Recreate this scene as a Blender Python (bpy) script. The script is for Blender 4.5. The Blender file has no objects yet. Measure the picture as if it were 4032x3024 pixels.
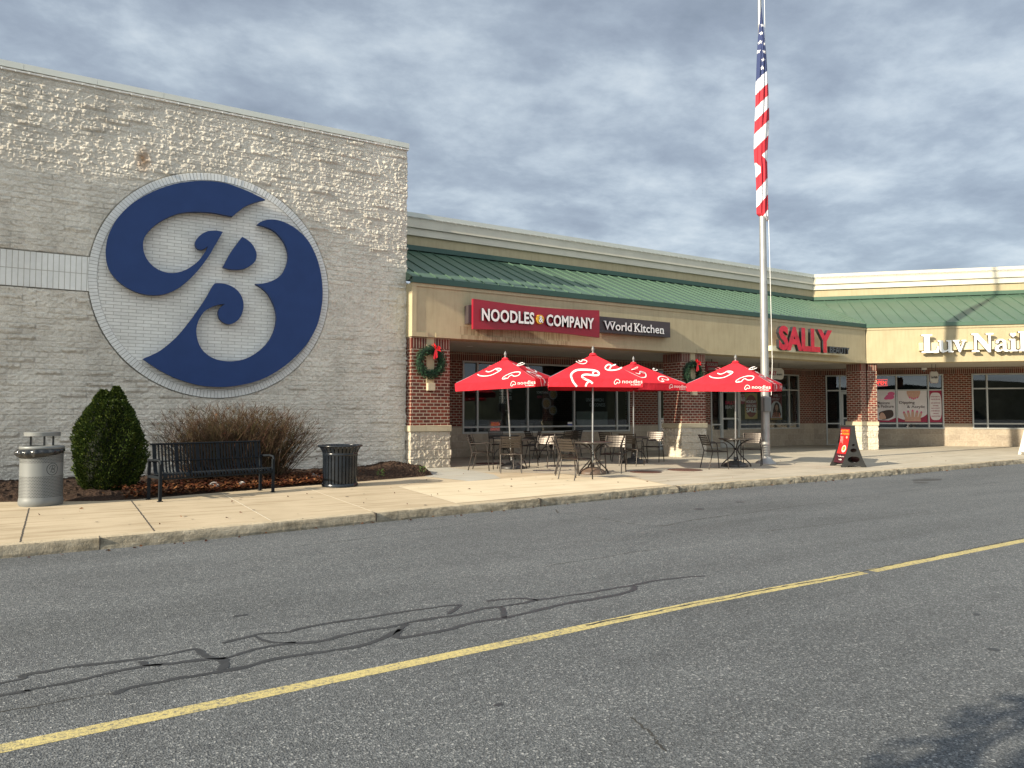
import bpy, bmesh, math, random
import numpy as np
from math import sin, cos, pi, radians as R, sqrt, atan2
from mathutils import Vector, Matrix
random.seed(7)
SC = bpy.context.scene
COL = SC.collection
# ---------------------------------------------------------------- camera, sky, sun, exposure
cam = bpy.data.cameras.new('camera'); camo = bpy.data.objects.new('camera', cam); COL.objects.link(camo)
cam.sensor_width = 36; cam.lens = 2900/4032*36; cam.clip_end = 3000; cam.clip_start = .05
camo.location = (0, 0, 1.53); camo.rotation_euler = (R(90+2.33), 0, R(58.5-90))
SC.camera = camo
SUN_AZ = R(180+5.0)      # direction towards the sun, measured from +X
SUN_EL = R(23.5)
W = bpy.data.worlds.new('World'); SC.world = W; W.use_nodes = True
def build_world():
    nt = W.node_tree; N = nt.nodes; L = nt.links; N.clear()
    out = N.new('ShaderNodeOutputWorld'); bg = N.new('ShaderNodeBackground')
    sky = N.new('ShaderNodeTexSky'); sky.sky_type = 'NISHITA'; sky.sun_disc = False
    sky.sun_elevation = SUN_EL; sky.sun_rotation = pi/2-SUN_AZ
    bg0 = N.new('ShaderNodeBackground'); bg0.inputs[1].default_value = .09
    L.new(sky.outputs[0], bg0.inputs[0])
    tc = N.new('ShaderNodeTexCoord'); sep = N.new('ShaderNodeSeparateXYZ'); L.new(tc.outputs['Generated'], sep.inputs[0])
    def M(op, a, b=None, c=None):
        n = N.new('ShaderNodeMath'); n.operation = op
        for i, v in enumerate((a, b, c)):
            if v is None: continue
            if isinstance(v, (int, float)): n.inputs[i].default_value = v
            else: L.new(v, n.inputs[i])
        return n.outputs[0]
    z = M('ADD', M('MAXIMUM', sep.outputs[2], 0.0), .16)
    u = M('DIVIDE', sep.outputs[0], z); v = M('DIVIDE', sep.outputs[1], z)
    cb = N.new('ShaderNodeCombineXYZ'); L.new(u, cb.inputs[0]); L.new(v, cb.inputs[1])
    def noise(scale, detail, rough, off, sx=1, sy=1, rot=0, dist=0):
        mp = N.new('ShaderNodeMapping'); mp.inputs['Location'].default_value = off
        mp.inputs['Rotation'].default_value = (0, 0, rot); mp.inputs['Scale'].default_value = (sx, sy, 1)
        L.new(cb.outputs[0], mp.inputs[0])
        n = N.new('ShaderNodeTexNoise'); n.inputs['Scale'].default_value = scale; n.inputs['Detail'].default_value = detail
        n.inputs['Roughness'].default_value = rough; n.inputs['Distortion'].default_value = dist; L.new(mp.outputs[0], n.inputs[0]); return n.outputs[0]
    n1 = noise(2.1, 9, .60, (15, 10, 0), .95, 1.05, R(20), .08)
    n2 = noise(.42, 3, .5, (11, 2.4, 0))
    f = M('ADD', M('MULTIPLY', n1, .72), M('MULTIPLY', n2, .36))
    cr = N.new('ShaderNodeValToRGB'); L.new(f, cr.inputs[0]); e = cr.color_ramp.elements
    e[0].position = .40; e[0].color = (.145, .174, .215, 1)
    e[1].position = .72; e[1].color = (.47, .51, .53, 1)
    for p, c in ((.47, (.182, .214, .262, 1)), (.53, (.225, .264, .313, 1)), (.59, (.30, .345, .39, 1))):
        q = cr.color_ramp.elements.new(p); q.color = c
    hor = M('POWER', M('SUBTRACT', 1.0, M('MAXIMUM', sep.outputs[2], 0.0)), 5.0)
    mx = N.new('ShaderNodeMix'); mx.data_type = 'RGBA'; L.new(M('MULTIPLY', hor, .35), mx.inputs[0])
    L.new(cr.outputs[0], mx.inputs[6]); mx.inputs[7].default_value = (.25, .285, .315, 1)
    # added fill: a warm bright lobe in the sky behind the camera lifts shaded walls
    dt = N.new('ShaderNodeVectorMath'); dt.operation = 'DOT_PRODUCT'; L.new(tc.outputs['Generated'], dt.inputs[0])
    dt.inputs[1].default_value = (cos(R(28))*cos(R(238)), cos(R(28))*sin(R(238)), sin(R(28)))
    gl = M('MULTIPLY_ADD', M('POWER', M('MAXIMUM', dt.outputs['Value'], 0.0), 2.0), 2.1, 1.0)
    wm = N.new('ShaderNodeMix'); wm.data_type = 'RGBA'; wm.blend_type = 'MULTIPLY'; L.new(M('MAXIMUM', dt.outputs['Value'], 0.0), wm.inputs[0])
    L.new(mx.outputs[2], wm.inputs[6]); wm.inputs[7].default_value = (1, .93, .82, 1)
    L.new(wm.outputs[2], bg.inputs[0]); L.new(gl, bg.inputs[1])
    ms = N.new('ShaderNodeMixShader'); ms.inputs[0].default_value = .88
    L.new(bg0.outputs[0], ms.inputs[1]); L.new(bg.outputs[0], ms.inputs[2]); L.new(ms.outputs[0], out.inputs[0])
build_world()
sl = bpy.data.lights.new('sun', 'SUN'); sl.energy = 5.0; sl.angle = R(.53); sl.color = (1, .88, .68)
so = bpy.data.objects.new('sun', sl); COL.objects.link(so)
sd = Vector((cos(SUN_EL)*cos(SUN_AZ), cos(SUN_EL)*sin(SUN_AZ), sin(SUN_EL)))
so.rotation_euler = sd.to_track_quat('Z', 'Y').to_euler(); so.location = sd*60
SC.view_settings.view_transform = 'Standard'; SC.view_settings.look = 'None'
SC.view_settings.exposure = 0.88; SC.view_settings.gamma = 1
# ---------------------------------------------------------------- materials
MATS = {}
class NB:
    def __init__(s, name):
        s.m = bpy.data.materials.new(name); s.m.use_nodes = True; s.nt = s.m.node_tree
        s.N = s.nt.nodes; s.L = s.nt.links; s.b = s.N['Principled BSDF']; s.out = s.N['Material Output']
        s.tc = s.N.new('ShaderNodeTexCoord'); s.obj = s.tc.outputs['Object']
    def link(s, a, b): s.L.new(a, b)
    def math(s, op, a, b=None, c=None, clamp=False):
        n = s.N.new('ShaderNodeMath'); n.operation = op; n.use_clamp = clamp
        for i, v in enumerate((a, b, c)):
            if v is None: continue
            if isinstance(v, (int, float)): n.inputs[i].default_value = v
            else: s.L.new(v, n.inputs[i])
        return n.outputs[0]
    def noise(s, scale, detail=4, rough=.55, vec=None, sc=None, dist=0):
        vec = vec or s.obj
        if sc:
            mp = s.N.new('ShaderNodeMapping'); mp.inputs['Scale'].default_value = sc; s.L.new(vec, mp.inputs[0]); vec = mp.outputs[0]
        n = s.N.new('ShaderNodeTexNoise'); n.inputs['Scale'].default_value = scale; n.inputs['Detail'].default_value = detail
        n.inputs['Roughness'].default_value = rough; n.inputs['Distortion'].default_value = dist; s.L.new(vec, n.inputs[0]); return n.outputs[0]
    def ramp(s, f, pts):
        r = s.N.new('ShaderNodeValToRGB'); s.L.new(f, r.inputs[0]); e = r.color_ramp.elements
        e[0].position = pts[0][0]; e[0].color = col4(pts[0][1]); e[1].position = pts[-1][0]; e[1].color = col4(pts[-1][1])
        for p, c in pts[1:-1]:
            q = e.new(p); q.color = col4(c)
        return r.outputs[0]
    def mix(s, f, a, b, mode='MIX'):
        n = s.N.new('ShaderNodeMix'); n.data_type = 'RGBA'; n.blend_type = mode
        for i, v in ((0, f), (6, a), (7, b)):
            if isinstance(v, (int, float)): n.inputs[i].default_value = v
            elif isinstance(v, tuple): n.inputs[i].default_value = col4(v)
            else: s.L.new(v, n.inputs[i])
        return n.outputs[2]
    def base(s, c):
        if isinstance(c, tuple): s.b.inputs['Base Color'].default_value = col4(c)
        else: s.L.new(c, s.b.inputs['Base Color'])
    def set(s, rough=.8, metal=0, spec=None, coat=0):
        s.b.inputs['Roughness'].default_value = rough; s.b.inputs['Metallic'].default_value = metal
        if spec is not None: s.b.inputs['Specular IOR Level'].default_value = spec
        s.b.inputs['Coat Weight'].default_value = coat
    def bump(s, h, dist=.01, strength=1.0):
        n = s.N.new('ShaderNodeBump'); n.inputs['Distance'].default_value = dist; n.inputs['Strength'].default_value = strength
        s.L.new(h, n.inputs['Height']); s.L.new(n.outputs[0], s.b.inputs['Normal'])
def col4(c): return (c[0], c[1], c[2], 1)
def plain(name, c, rough=.6, metal=0, var=.12, nscale=6, bump=0, bscale=200, spec=None, coat=0):
    if name in MATS: return MATS[name]
    b = NB(name); f = b.noise(nscale, 5)
    lo = tuple(v*(1-var) for v in c); hi = tuple(min(1, v*(1+var)) for v in c)
    b.base(b.ramp(f, [(.3, lo), (.7, hi)])); b.set(rough, metal, spec, coat)
    if bump: b.bump(b.noise(bscale, 3), bump)
    MATS[name] = b.m; return b.m
def uvec(b, swap=False):
    s = b.N.new('ShaderNodeSeparateXYZ'); b.link(b.obj, s.inputs[0])
    h = b.math('ADD', s.outputs[0], s.outputs[1]); c = b.N.new('ShaderNodeCombineXYZ')
    b.link(s.outputs[2] if swap else h, c.inputs[0]); b.link(h if swap else s.outputs[2], c.inputs[1]); return c.outputs[0]
def brickm(name, c1, c2, mort, w, h, ms, off=.5, swap=False, bump=.004, loc=(0, 0, 0), rough=.85, streak=None, var=.25, bias=0.0, smooth=.1):
    b = NB(name); v = uvec(b, swap)
    mp = b.N.new('ShaderNodeMapping'); mp.inputs['Location'].default_value = loc; b.link(v, mp.inputs[0])
    t = b.N.new('ShaderNodeTexBrick'); b.link(mp.outputs[0], t.inputs['Vector']); t.offset = off
    t.inputs['Color1'].default_value = col4(c1); t.inputs['Color2'].default_value = col4(c2); t.inputs['Mortar'].default_value = col4(mort)
    t.inputs['Scale'].default_value = 1; t.inputs['Mortar Size'].default_value = ms; t.inputs['Mortar Smooth'].default_value = smooth
    t.inputs['Bias'].default_value = bias; t.inputs['Brick Width'].default_value = w; t.inputs['Row Height'].default_value = h
    n = b.noise(14, 6, .65); n2 = b.noise(1.1, 4)
    c = b.mix(1.0, t.outputs[0], b.ramp(n, [(.25, (1-var,)*3), (.75, (1+var*.3,)*3)]), 'MULTIPLY')
    c = b.mix(.5, c, b.ramp(n2, [(.3, (.72, .70, .68)), (.6, (1, 1, 1))]), 'MULTIPLY')
    b.base(c); b.set(rough, 0, .3)
    hh = b.math('SUBTRACT', b.math('MULTIPLY', b.noise(90, 4, .6), .35), t.outputs[1])
    b.bump(hh, bump); return b.m

M = {}
M['brick'] = brickm('red_brick', (.20, .045, .028), (.105, .032, .024), (.42, .35, .27), .20, .0864, .0105, loc=(0, .0, 0))
M['brick_edge'] = brickm('red_brick_soldier', (.18, .04, .027), (.085, .03, .024), (.42, .35, .27), .29, .078, .010, off=0, swap=True, loc=(-.02, 0, 0))
M['glaze'] = brickm('glazed_grey_brick', (.78, .775, .735), (.69, .685, .65), (.44, .425, .39), .29, .073, .0055, bump=.004, rough=.35, var=.10, loc=(.1, .02, 0))
M['tile'] = brickm('glazed_stack_tile', (.78, .78, .745), (.70, .70, .67), (.42, .40, .35), .100, .362, .006, off=0, bump=.004, rough=.4, var=.08, loc=(0, -4.093+.362*12-.0, 0))
M['cast'] = brickm('cast_stone_cap', (.52, .45, .32), (.47, .41, .29), (.28, .24, .17), .62, .6, .003, bump=.002, rough=.8, var=.12)
M['blocksmooth'] = brickm('smooth_block', (.47, .40, .31), (.41, .35, .27), (.5, .44, .35), .46, .23, .006, bump=.002, var=.2, loc=(0, -.88, 0))
M['blockrough'] = brickm('tan_split_block', (.46, .39, .30), (.38, .32, .25), (.50, .44, .35), .46, .25, .007, bump=.003, var=.3, loc=(0, -.13, 0))
def wallmat():
    b = NB('painted_split_face_block'); v = uvec(b)
    mp = b.N.new('ShaderNodeMapping'); mp.inputs['Location'].default_value = (0, -.13, 0); b.link(v, mp.inputs[0])
    t = b.N.new('ShaderNodeTexBrick'); b.link(mp.outputs[0], t.inputs['Vector'])
    t.inputs['Color1'].default_value = col4((.88, .825, .72)); t.inputs['Color2'].default_value = col4((.78, .725, .63)); t.inputs['Mortar'].default_value = col4((.84, .80, .72))
    t.inputs['Scale'].default_value = 1; t.inputs['Mortar Size'].default_value = .006; t.inputs['Mortar Smooth'].default_value = .2
    t.inputs['Brick Width'].default_value = .46; t.inputs['Row Height'].default_value = .115
    st = b.noise(2.2, 5, .6, sc=(1, 1, .25)); big = b.noise(.45, 4)
    c = b.mix(.8, t.outputs[0], b.ramp(st, [(.28, (.76, .755, .75)), (.55, (1, 1, 1))]), 'MULTIPLY')
    c = b.mix(.7, c, b.ramp(big, [(.35, (.80, .80, .80)), (.6, (1, 1, 1))]), 'MULTIPLY')
    gr = b.noise(55, 4, .8); c = b.mix(.75, c, b.ramp(gr, [(.36, (.70, .69, .67)), (.52, (1, 1, 1)), (.66, (1.12, 1.12, 1.11))]), 'MULTIPLY')
    # rust stain above the roundel and dirty vertical streaks
    sep = b.N.new('ShaderNodeSeparateXYZ'); b.link(b.obj, sep.inputs[0])
    dx = b.math('MULTIPLY', b.math('SUBTRACT', sep.outputs[0], 1.42), 5.0); dz = b.math('MULTIPLY', b.math('SUBTRACT', sep.outputs[2], 7.05), 2.6)
    d = b.math('SQRT', b.math('ADD', b.math('MULTIPLY', dx, dx), b.math('MULTIPLY', dz, dz)))
    k = b.math('MULTIPLY', b.math('SUBTRACT', 1.0, d, clamp=True), b.math('MULTIPLY', b.noise(9, 5, .7), 1.6), clamp=True)
    c = b.mix(k, c, (.36, .19, .08)); b.base(c); b.set(.9, 0, .2)
    b.bump(b.noise(48, 5, .8), .030, 1.0); return b.m
M['wall'] = wallmat()
M['colblock'] = brickm('tan_painted_split_block', (.56, .50, .41), (.49, .44, .36), (.42, .38, .31), .46, .2355, .006, bump=.006, var=.18, loc=(0, -.13, 0))
def stucco():
    b = NB('tan_stucco'); n = b.noise(2.0, 5); st = b.noise(3.5, 5, .65, sc=(3, 3, .3)); f = b.noise(150, 3)
    c = b.ramp(n, [(.3, (.395, .335, .215)), (.7, (.445, .38, .245))]); c = b.mix(.55, c, b.ramp(st, [(.3, (.80, .78, .75)), (.55, (1, 1, 1))]), 'MULTIPLY')
    sep = b.N.new('ShaderNodeSeparateXYZ'); b.link(b.obj, sep.inputs[0])
    # rusty drips below the red sign
    dr = b.ramp(b.noise(1, 4, .6, sc=(26, 26, .8)), [(.46, (1, 1, 1)), (.60, (.50, .42, .36))])
    win = b.math('MULTIPLY', b.math('LESS_THAN', sep.outputs[2], 3.86), b.math('MULTIPLY', b.math('GREATER_THAN', sep.outputs[0], 9.0), b.math('LESS_THAN', sep.outputs[0], 12.6)))
    c = b.mix(b.math('MULTIPLY', win, .8), c, b.mix(1.0, c, dr, 'MULTIPLY')); b.base(c); b.set(.92, 0, .2)
    b.bump(f, .004, .7); return b.m
M['stucco'] = stucco()
M['cream'] = plain('cream_cornice_stucco', (.60, .56, .47), .9, var=.06, nscale=2, bump=.002)
M['greyc'] = M['cream']
M['coping'] = plain('pale_metal_coping', (.56, .58, .54), .5, .1, .05, 1)
M['green'] = plain('green_painted_metal_roof', (.078, .138, .096), .42, .15, .10, 1.2)
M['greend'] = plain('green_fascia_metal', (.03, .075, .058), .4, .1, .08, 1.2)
M['soffit'] = brickm('soffit_panel', (.42, .40, .36), (.40, .38, .34), (.25, .24, .22), .3, .3, .006, off=0, bump=.002, var=.05)
def soff():
    b = NB('soffit_vinyl'); t = b.N.new('ShaderNodeTexBrick'); b.link(b.obj, t.inputs['Vector']); t.offset = 0
    t.inputs['Color1'].default_value = col4((.45, .43, .38)); t.inputs['Color2'].default_value = col4((.43, .41, .37)); t.inputs['Mortar'].default_value = col4((.28, .27, .24))
    t.inputs['Scale'].default_value = 1; t.inputs['Mortar Size'].default_value = .008; t.inputs['Brick Width'].default_value = 3.0; t.inputs['Row Height'].default_value = .15
    b.base(t.outputs[0]); b.set(.7); b.bump(b.math('SUBTRACT', 1.0, t.outputs[1]), .006); return b.m
M['soffit'] = soff()
M['alu'] = plain('anodised_window_frame', (.42, .43, .41), .45, .35, .06, 3)
M['steel'] = plain('brushed_steel_tube', (.55, .56, .55), .28, .9, .06, 8)
M['galv'] = plain('weathered_aluminium_pole', (.36, .36, .35), .42, .6, .14, 3)
M['bronze'] = plain('bronze_furniture_metal', (.040, .032, .027), .38, .3, .12, 9)
M['slatm'] = plain('bronze_slat_metal', (.055, .044, .036), .36, .4, .12, 9)
M['tabletop'] = plain('dark_bronze_tabletop', (.09, .08, .07), .3, .4, .2, 12)
M['black'] = plain('black_gloss_paint', (.012, .016, .022), .22, .1, .2, 8)
M['benchp'] = plain('charcoal_bench_paint', (.007, .010, .014), .65, 0, .2, 8, spec=.2)
M['plastic'] = plain('black_plastic', (.025, .025, .024), .5, 0, .2, 8)
M['bag'] = plain('black_bin_liner', (.02, .022, .025), .18, 0, .2, 30, bump=.03, bscale=9)
M['blue'] = plain('navy_blue_sign_paint', (.022, .050, .155), .55, 0, .06, 3, spec=.2)
M['red'] = plain('red_sign_face', (.27, .010, .025), .35, 0, .05, 3)
M['redcan'] = plain('red_canvas', (.54, .026, .040), .9, 0, .10, 3, bump=.02, bscale=7, spec=.1)
M['redlet'] = plain('red_acrylic', (.55, .012, .03), .15, 0, .25, 5)
M['white'] = plain('white_letter_face', (.80, .80, .78), .5, 0, .03, 3)
M['offwhite'] = plain('white_print', (.82, .78, .75), .8, 0, .03, 3)
M['dkbrown'] = plain('dark_brown_sign_panel', (.05, .038, .04), .35, 0, .08, 3)
M['yellowl'] = plain('yellow_disc', (.75, .42, .04), .5, 0, .05, 3)
M['dark'] = plain('dark_letter_return', (.02, .02, .025), .4, 0, .1, 3)
M['postred'] = plain('poster_crimson', (.30, .012, .05), .6, 0, .05, 3)
M['postdred'] = plain('poster_maroon', (.22, .015, .03), .6, 0, .05, 3)
M['posttan'] = plain('poster_tan', (.45, .30, .12), .6, 0, .05, 3)
M['postwht'] = plain('poster_white', (.68, .64, .64), .6, 0, .06, 5)
M['skin'] = plain('poster_skin_tone', (.55, .33, .24), .6, 0, .10, 8)
M['hair'] = plain('poster_dark_brown', (.05, .025, .02), .6, 0, .1, 8)
M['pink'] = plain('poster_pink', (.65, .10, .25), .6, 0, .1, 8)
M['wtxt'] = plain('window_lettering', (.28, .30, .30), .6, 0, .1, 8)
M['signcream'] = plain('hanging_sign_cream', (.45, .43, .38), .6, 0, .05, 3)
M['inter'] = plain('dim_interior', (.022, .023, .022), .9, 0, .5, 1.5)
M['chalk'] = plain('white_plastic', (.75, .74, .70), .5, 0, .05, 3)
M['orange'] = plain('poster_orange', (.85, .30, .03), .6, 0, .05, 3)
M['rust'] = plain('rusty_cast_iron', (.10, .048, .035), .75, .2, .35, 14, bump=.004, bscale=60)
M['bark'] = plain('twig_bark', (.12, .07, .045), .85, 0, .35, 20)
M['umbbase'] = plain('umbrella_base_dark_resin', (.045, .042, .04), .4, 0, .3, 10)
M['umbbaseb'] = plain('umbrella_base_brown_resin', (.11, .075, .055), .5, 0, .3, 10)
M['ribbon'] = plain('red_ribbon', (.70, .01, .02), .3, 0, .1, 10)
M['clear'] = plain('clear_bulb_plastic', (.7, .72, .72), .2, 0, .05, 10)
def leafm(name, cols, rough=.6):
    b = NB(name); g = b.N.new('ShaderNodeNewGeometry')
    b.base(b.ramp(g.outputs['Random Per Island'], [(i/(len(cols)-1), c) for i, c in enumerate(cols)])); b.set(rough, 0, .12); return b.m
M['ever'] = leafm('evergreen_spray', [(.012, .024, .006), (.026, .046, .010), (.048, .072, .013), (.085, .105, .020)])
M['wreathg'] = leafm('wreath_needles', [(.012, .035, .018), (.022, .06, .03), (.05, .10, .055)])
M['leafred'] = leafm('autumn_leaves', [(.035, .012, .008), (.09, .022, .010), (.14, .045, .016), (.24, .11, .045), (.055, .026, .015), (.10, .03, .012), (.04, .02, .012)])
M['twig'] = leafm('shrub_twigs', [(.035, .023, .014), (.070, .042, .028), (.12, .078, .052), (.060, .060, .022), (.11, .05, .038)], .85)
M['weed'] = leafm('weed_leaves', [(.05, .09, .02), (.10, .15, .05)])
M['treel'] = leafm('tree_foliage', [(.03, .05, .015), (.06, .08, .02)])
def glassm():
    b = NB('dark_shop_glass'); b.N.remove(b.b)
    tr = b.N.new('ShaderNodeBsdfTransparent'); tr.inputs[0].default_value = (.72, .80, .80, 1)
    gl = b.N.new('ShaderNodeBsdfGlossy'); gl.inputs['Roughness'].default_value = .015; gl.inputs[0].default_value = (.9, .95, 1, 1)
    fr = b.N.new('ShaderNodeFresnel'); fr.inputs[0].default_value = 1.5
    ms = b.N.new('ShaderNodeMixShader'); b.link(b.math('ADD', fr.outputs[0], .05), ms.inputs[0]); b.link(tr.outputs[0], ms.inputs[1]); b.link(gl.outputs[0], ms.inputs[2]); b.link(ms.outputs[0], b.out.inputs[0]); return b.m
M['glass'] = glassm()
def asphalt():
    b = NB('asphalt'); v = b.N.new('ShaderNodeTexVoronoi'); v.inputs['Scale'].default_value = 98; b.link(b.obj, v.inputs[0])
    sp = b.N.new('ShaderNodeSeparateColor'); b.link(v.outputs['Color'], sp.inputs[0])
    c = b.ramp(sp.outputs[0], [(0, (.028, .031, .034)), (.35, (.072, .078, .084)), (.72, (.132, .141, .148)), (.92, (.25, .26, .265)), (1, (.56, .56, .545))])
    v2 = b.N.new('ShaderNodeTexVoronoi'); v2.inputs['Scale'].default_value = 230; b.link(b.obj, v2.inputs[0])
    s2 = b.N.new('ShaderNodeSeparateColor'); b.link(v2.outputs['Color'], s2.inputs[0])
    c = b.mix(.45, c, b.ramp(s2.outputs[1], [(0, (.05, .054, .06)), (.6, (.135, .144, .152)), (1, (.34, .35, .35))]))
    big = b.noise(.6, 6, .62, sc=(.28, 1.5, 1)); c = b.mix(.9, c, b.ramp(big, [(.32, (.60, .615, .63)), (.5, (.78, .795, .815)), (.68, (.94, .955, .97))]), 'MULTIPLY')
    sm = b.noise(3.5, 4, .6); c = b.mix(.5, c, b.ramp(sm, [(.30, (.78, .78, .8)), (.5, (1, 1, 1))]), 'MULTIPLY')
    b.base(c); b.set(.82, 0, .35); b.bump(b.math('ADD', v.outputs['Distance'], b.noise(140, 3)), .006, .9); return b.m
M['asphalt'] = asphalt()
def concrete(name, lo, hi, stain=.75, streaks=True):
    b = NB(name); n = b.noise(1.4, 6, .6); c = b.ramp(n, [(.3, lo), (.7, hi)])
    s = b.noise(1.2, 5, .6, sc=(.5, 5, 1)); c = b.mix(.7, c, b.ramp(s, [(.36, (stain*.93, stain*.88, stain*.81)), (.50, (1, 1, 1))]), 'MULTIPLY')
    fn = b.noise(60, 3); c = b.mix(.4, c, b.ramp(fn, [(.3, (.85,)*3), (.7, (1.08,)*3)]), 'MULTIPLY'); b.base(c); b.set(.9, 0, .25)
    b.bump(fn, .003, .6); return b.m
M['conc'] = concrete('tan_concrete', (.41, .335, .232), (.495, .41, .292))
M['conclight'] = concrete('pale_new_concrete', (.55, .465, .33), (.62, .54, .395), .90)
M['concgrey'] = concrete('grey_concrete', (.37, .335, .27), (.46, .415, .335), .8)
M['concblue'] = concrete('bluish_grey_concrete', (.37, .36, .32), (.42, .41, .365), .92)
def kerbm():
    b = NB('worn_kerb_concrete'); n = b.noise(5, 7, .7); st = b.noise(2, 5, .7, sc=(1, 1, 6))
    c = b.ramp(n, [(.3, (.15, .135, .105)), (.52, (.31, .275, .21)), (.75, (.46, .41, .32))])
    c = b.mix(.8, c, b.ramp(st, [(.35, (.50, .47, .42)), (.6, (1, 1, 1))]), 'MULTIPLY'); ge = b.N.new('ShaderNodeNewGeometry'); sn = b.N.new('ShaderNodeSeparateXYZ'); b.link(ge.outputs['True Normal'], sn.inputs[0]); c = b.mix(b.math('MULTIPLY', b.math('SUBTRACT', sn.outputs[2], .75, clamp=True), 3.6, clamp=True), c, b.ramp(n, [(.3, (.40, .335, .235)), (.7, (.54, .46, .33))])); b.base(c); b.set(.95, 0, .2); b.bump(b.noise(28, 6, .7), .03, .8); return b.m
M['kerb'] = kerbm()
def linep():
    b = NB('worn_yellow_road_paint'); n = b.noise(38, 5, .75); n2 = b.noise(2.5, 4)
    f = b.math('ADD', b.math('MULTIPLY', n, .75), b.math('MULTIPLY', n2, .25))
    c = b.ramp(f, [(.40, (.13, .13, .115)), (.46, (.36, .31, .16)), (.53, (.50, .42, .18)), (.75, (.60, .51, .24))]); b.base(c); b.set(.75, 0, .3); b.bump(b.noise(120, 3), .004); return b.m
M['yline'] = linep()
M['sealant'] = plain('crack_sealant', (.034, .036, .040), .55, 0, .2, 8, bump=.002, bscale=60)
M['crack'] = plain('open_crack', (.035, .034, .032), .95, 0, .2, 8)
M['joint'] = plain('concrete_joint_dark', (.05, .042, .034), .95, 0, .2, 8)
M['jointl'] = plain('concrete_joint_pale', (.62, .56, .44), .9, 0, .1, 8)
def mulch():
    b = NB('dark_bark_mulch'); n = b.noise(34, 6, .75); n2 = b.noise(5, 4)
    c = b.ramp(n, [(.3, (.018, .011, .008)), (.5, (.055, .032, .022)), (.72, (.13, .085, .055))]); c = b.mix(.6, c, b.ramp(n2, [(.3, (.6,)*3), (.7, (1.1,)*3)]), 'MULTIPLY')
    b.base(c); b.set(.95, 0, .2); b.bump(n, .05, 1); return b.m
M['mulch'] = mulch()
def perf():
    b = NB('perforated_silver_metal'); s = b.N.new('ShaderNodeSeparateXYZ'); b.link(b.obj, s.inputs[0])
    a = b.math('ARCTAN2', s.outputs[1], s.outputs[0]); u = b.math('MULTIPLY', a, 14.0); v = b.math('MULTIPLY', s.outputs[2], 46.0)
    row = b.math('FLOOR', v); fx = b.math('SUBTRACT', b.math('FRACT', b.math('ADD', b.math('MULTIPLY', u, 1.0), b.math('MULTIPLY', row, .5))), .5); fy = b.math('SUBTRACT', b.math('FRACT', v), .5)
    d = b.math('SQRT', b.math('ADD', b.math('MULTIPLY', fx, fx), b.math('MULTIPLY', fy, fy))); hole = b.math('LESS_THAN', d, .33)
    z = s.outputs[2]; band = b.math('MAXIMUM', b.math('MULTIPLY', b.math('GREATER_THAN', z, .135), b.math('LESS_THAN', z, .455)), b.math('MULTIPLY', b.math('GREATER_THAN', z, .655), b.math('LESS_THAN', z, .84)))
    c = b.mix(b.math('MULTIPLY', hole, band), (.17, .18, .18), (.012, .012, .012)); b.base(c); b.set(.45, .1); return b.m
M['perf'] = perf()
M['silver'] = plain('silver_painted_metal', (.17, .18, .18), .45, .1, .05, 3)
M['flagw'] = plain('flag_white', (.72, .72, .74), .85, 0, .04, 3); M['flagr'] = plain('flag_red', (.42, .02, .035), .85, 0, .06, 3); M['flagb'] = plain('flag_blue', (.025, .04, .12), .85, 0, .06, 3)
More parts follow.
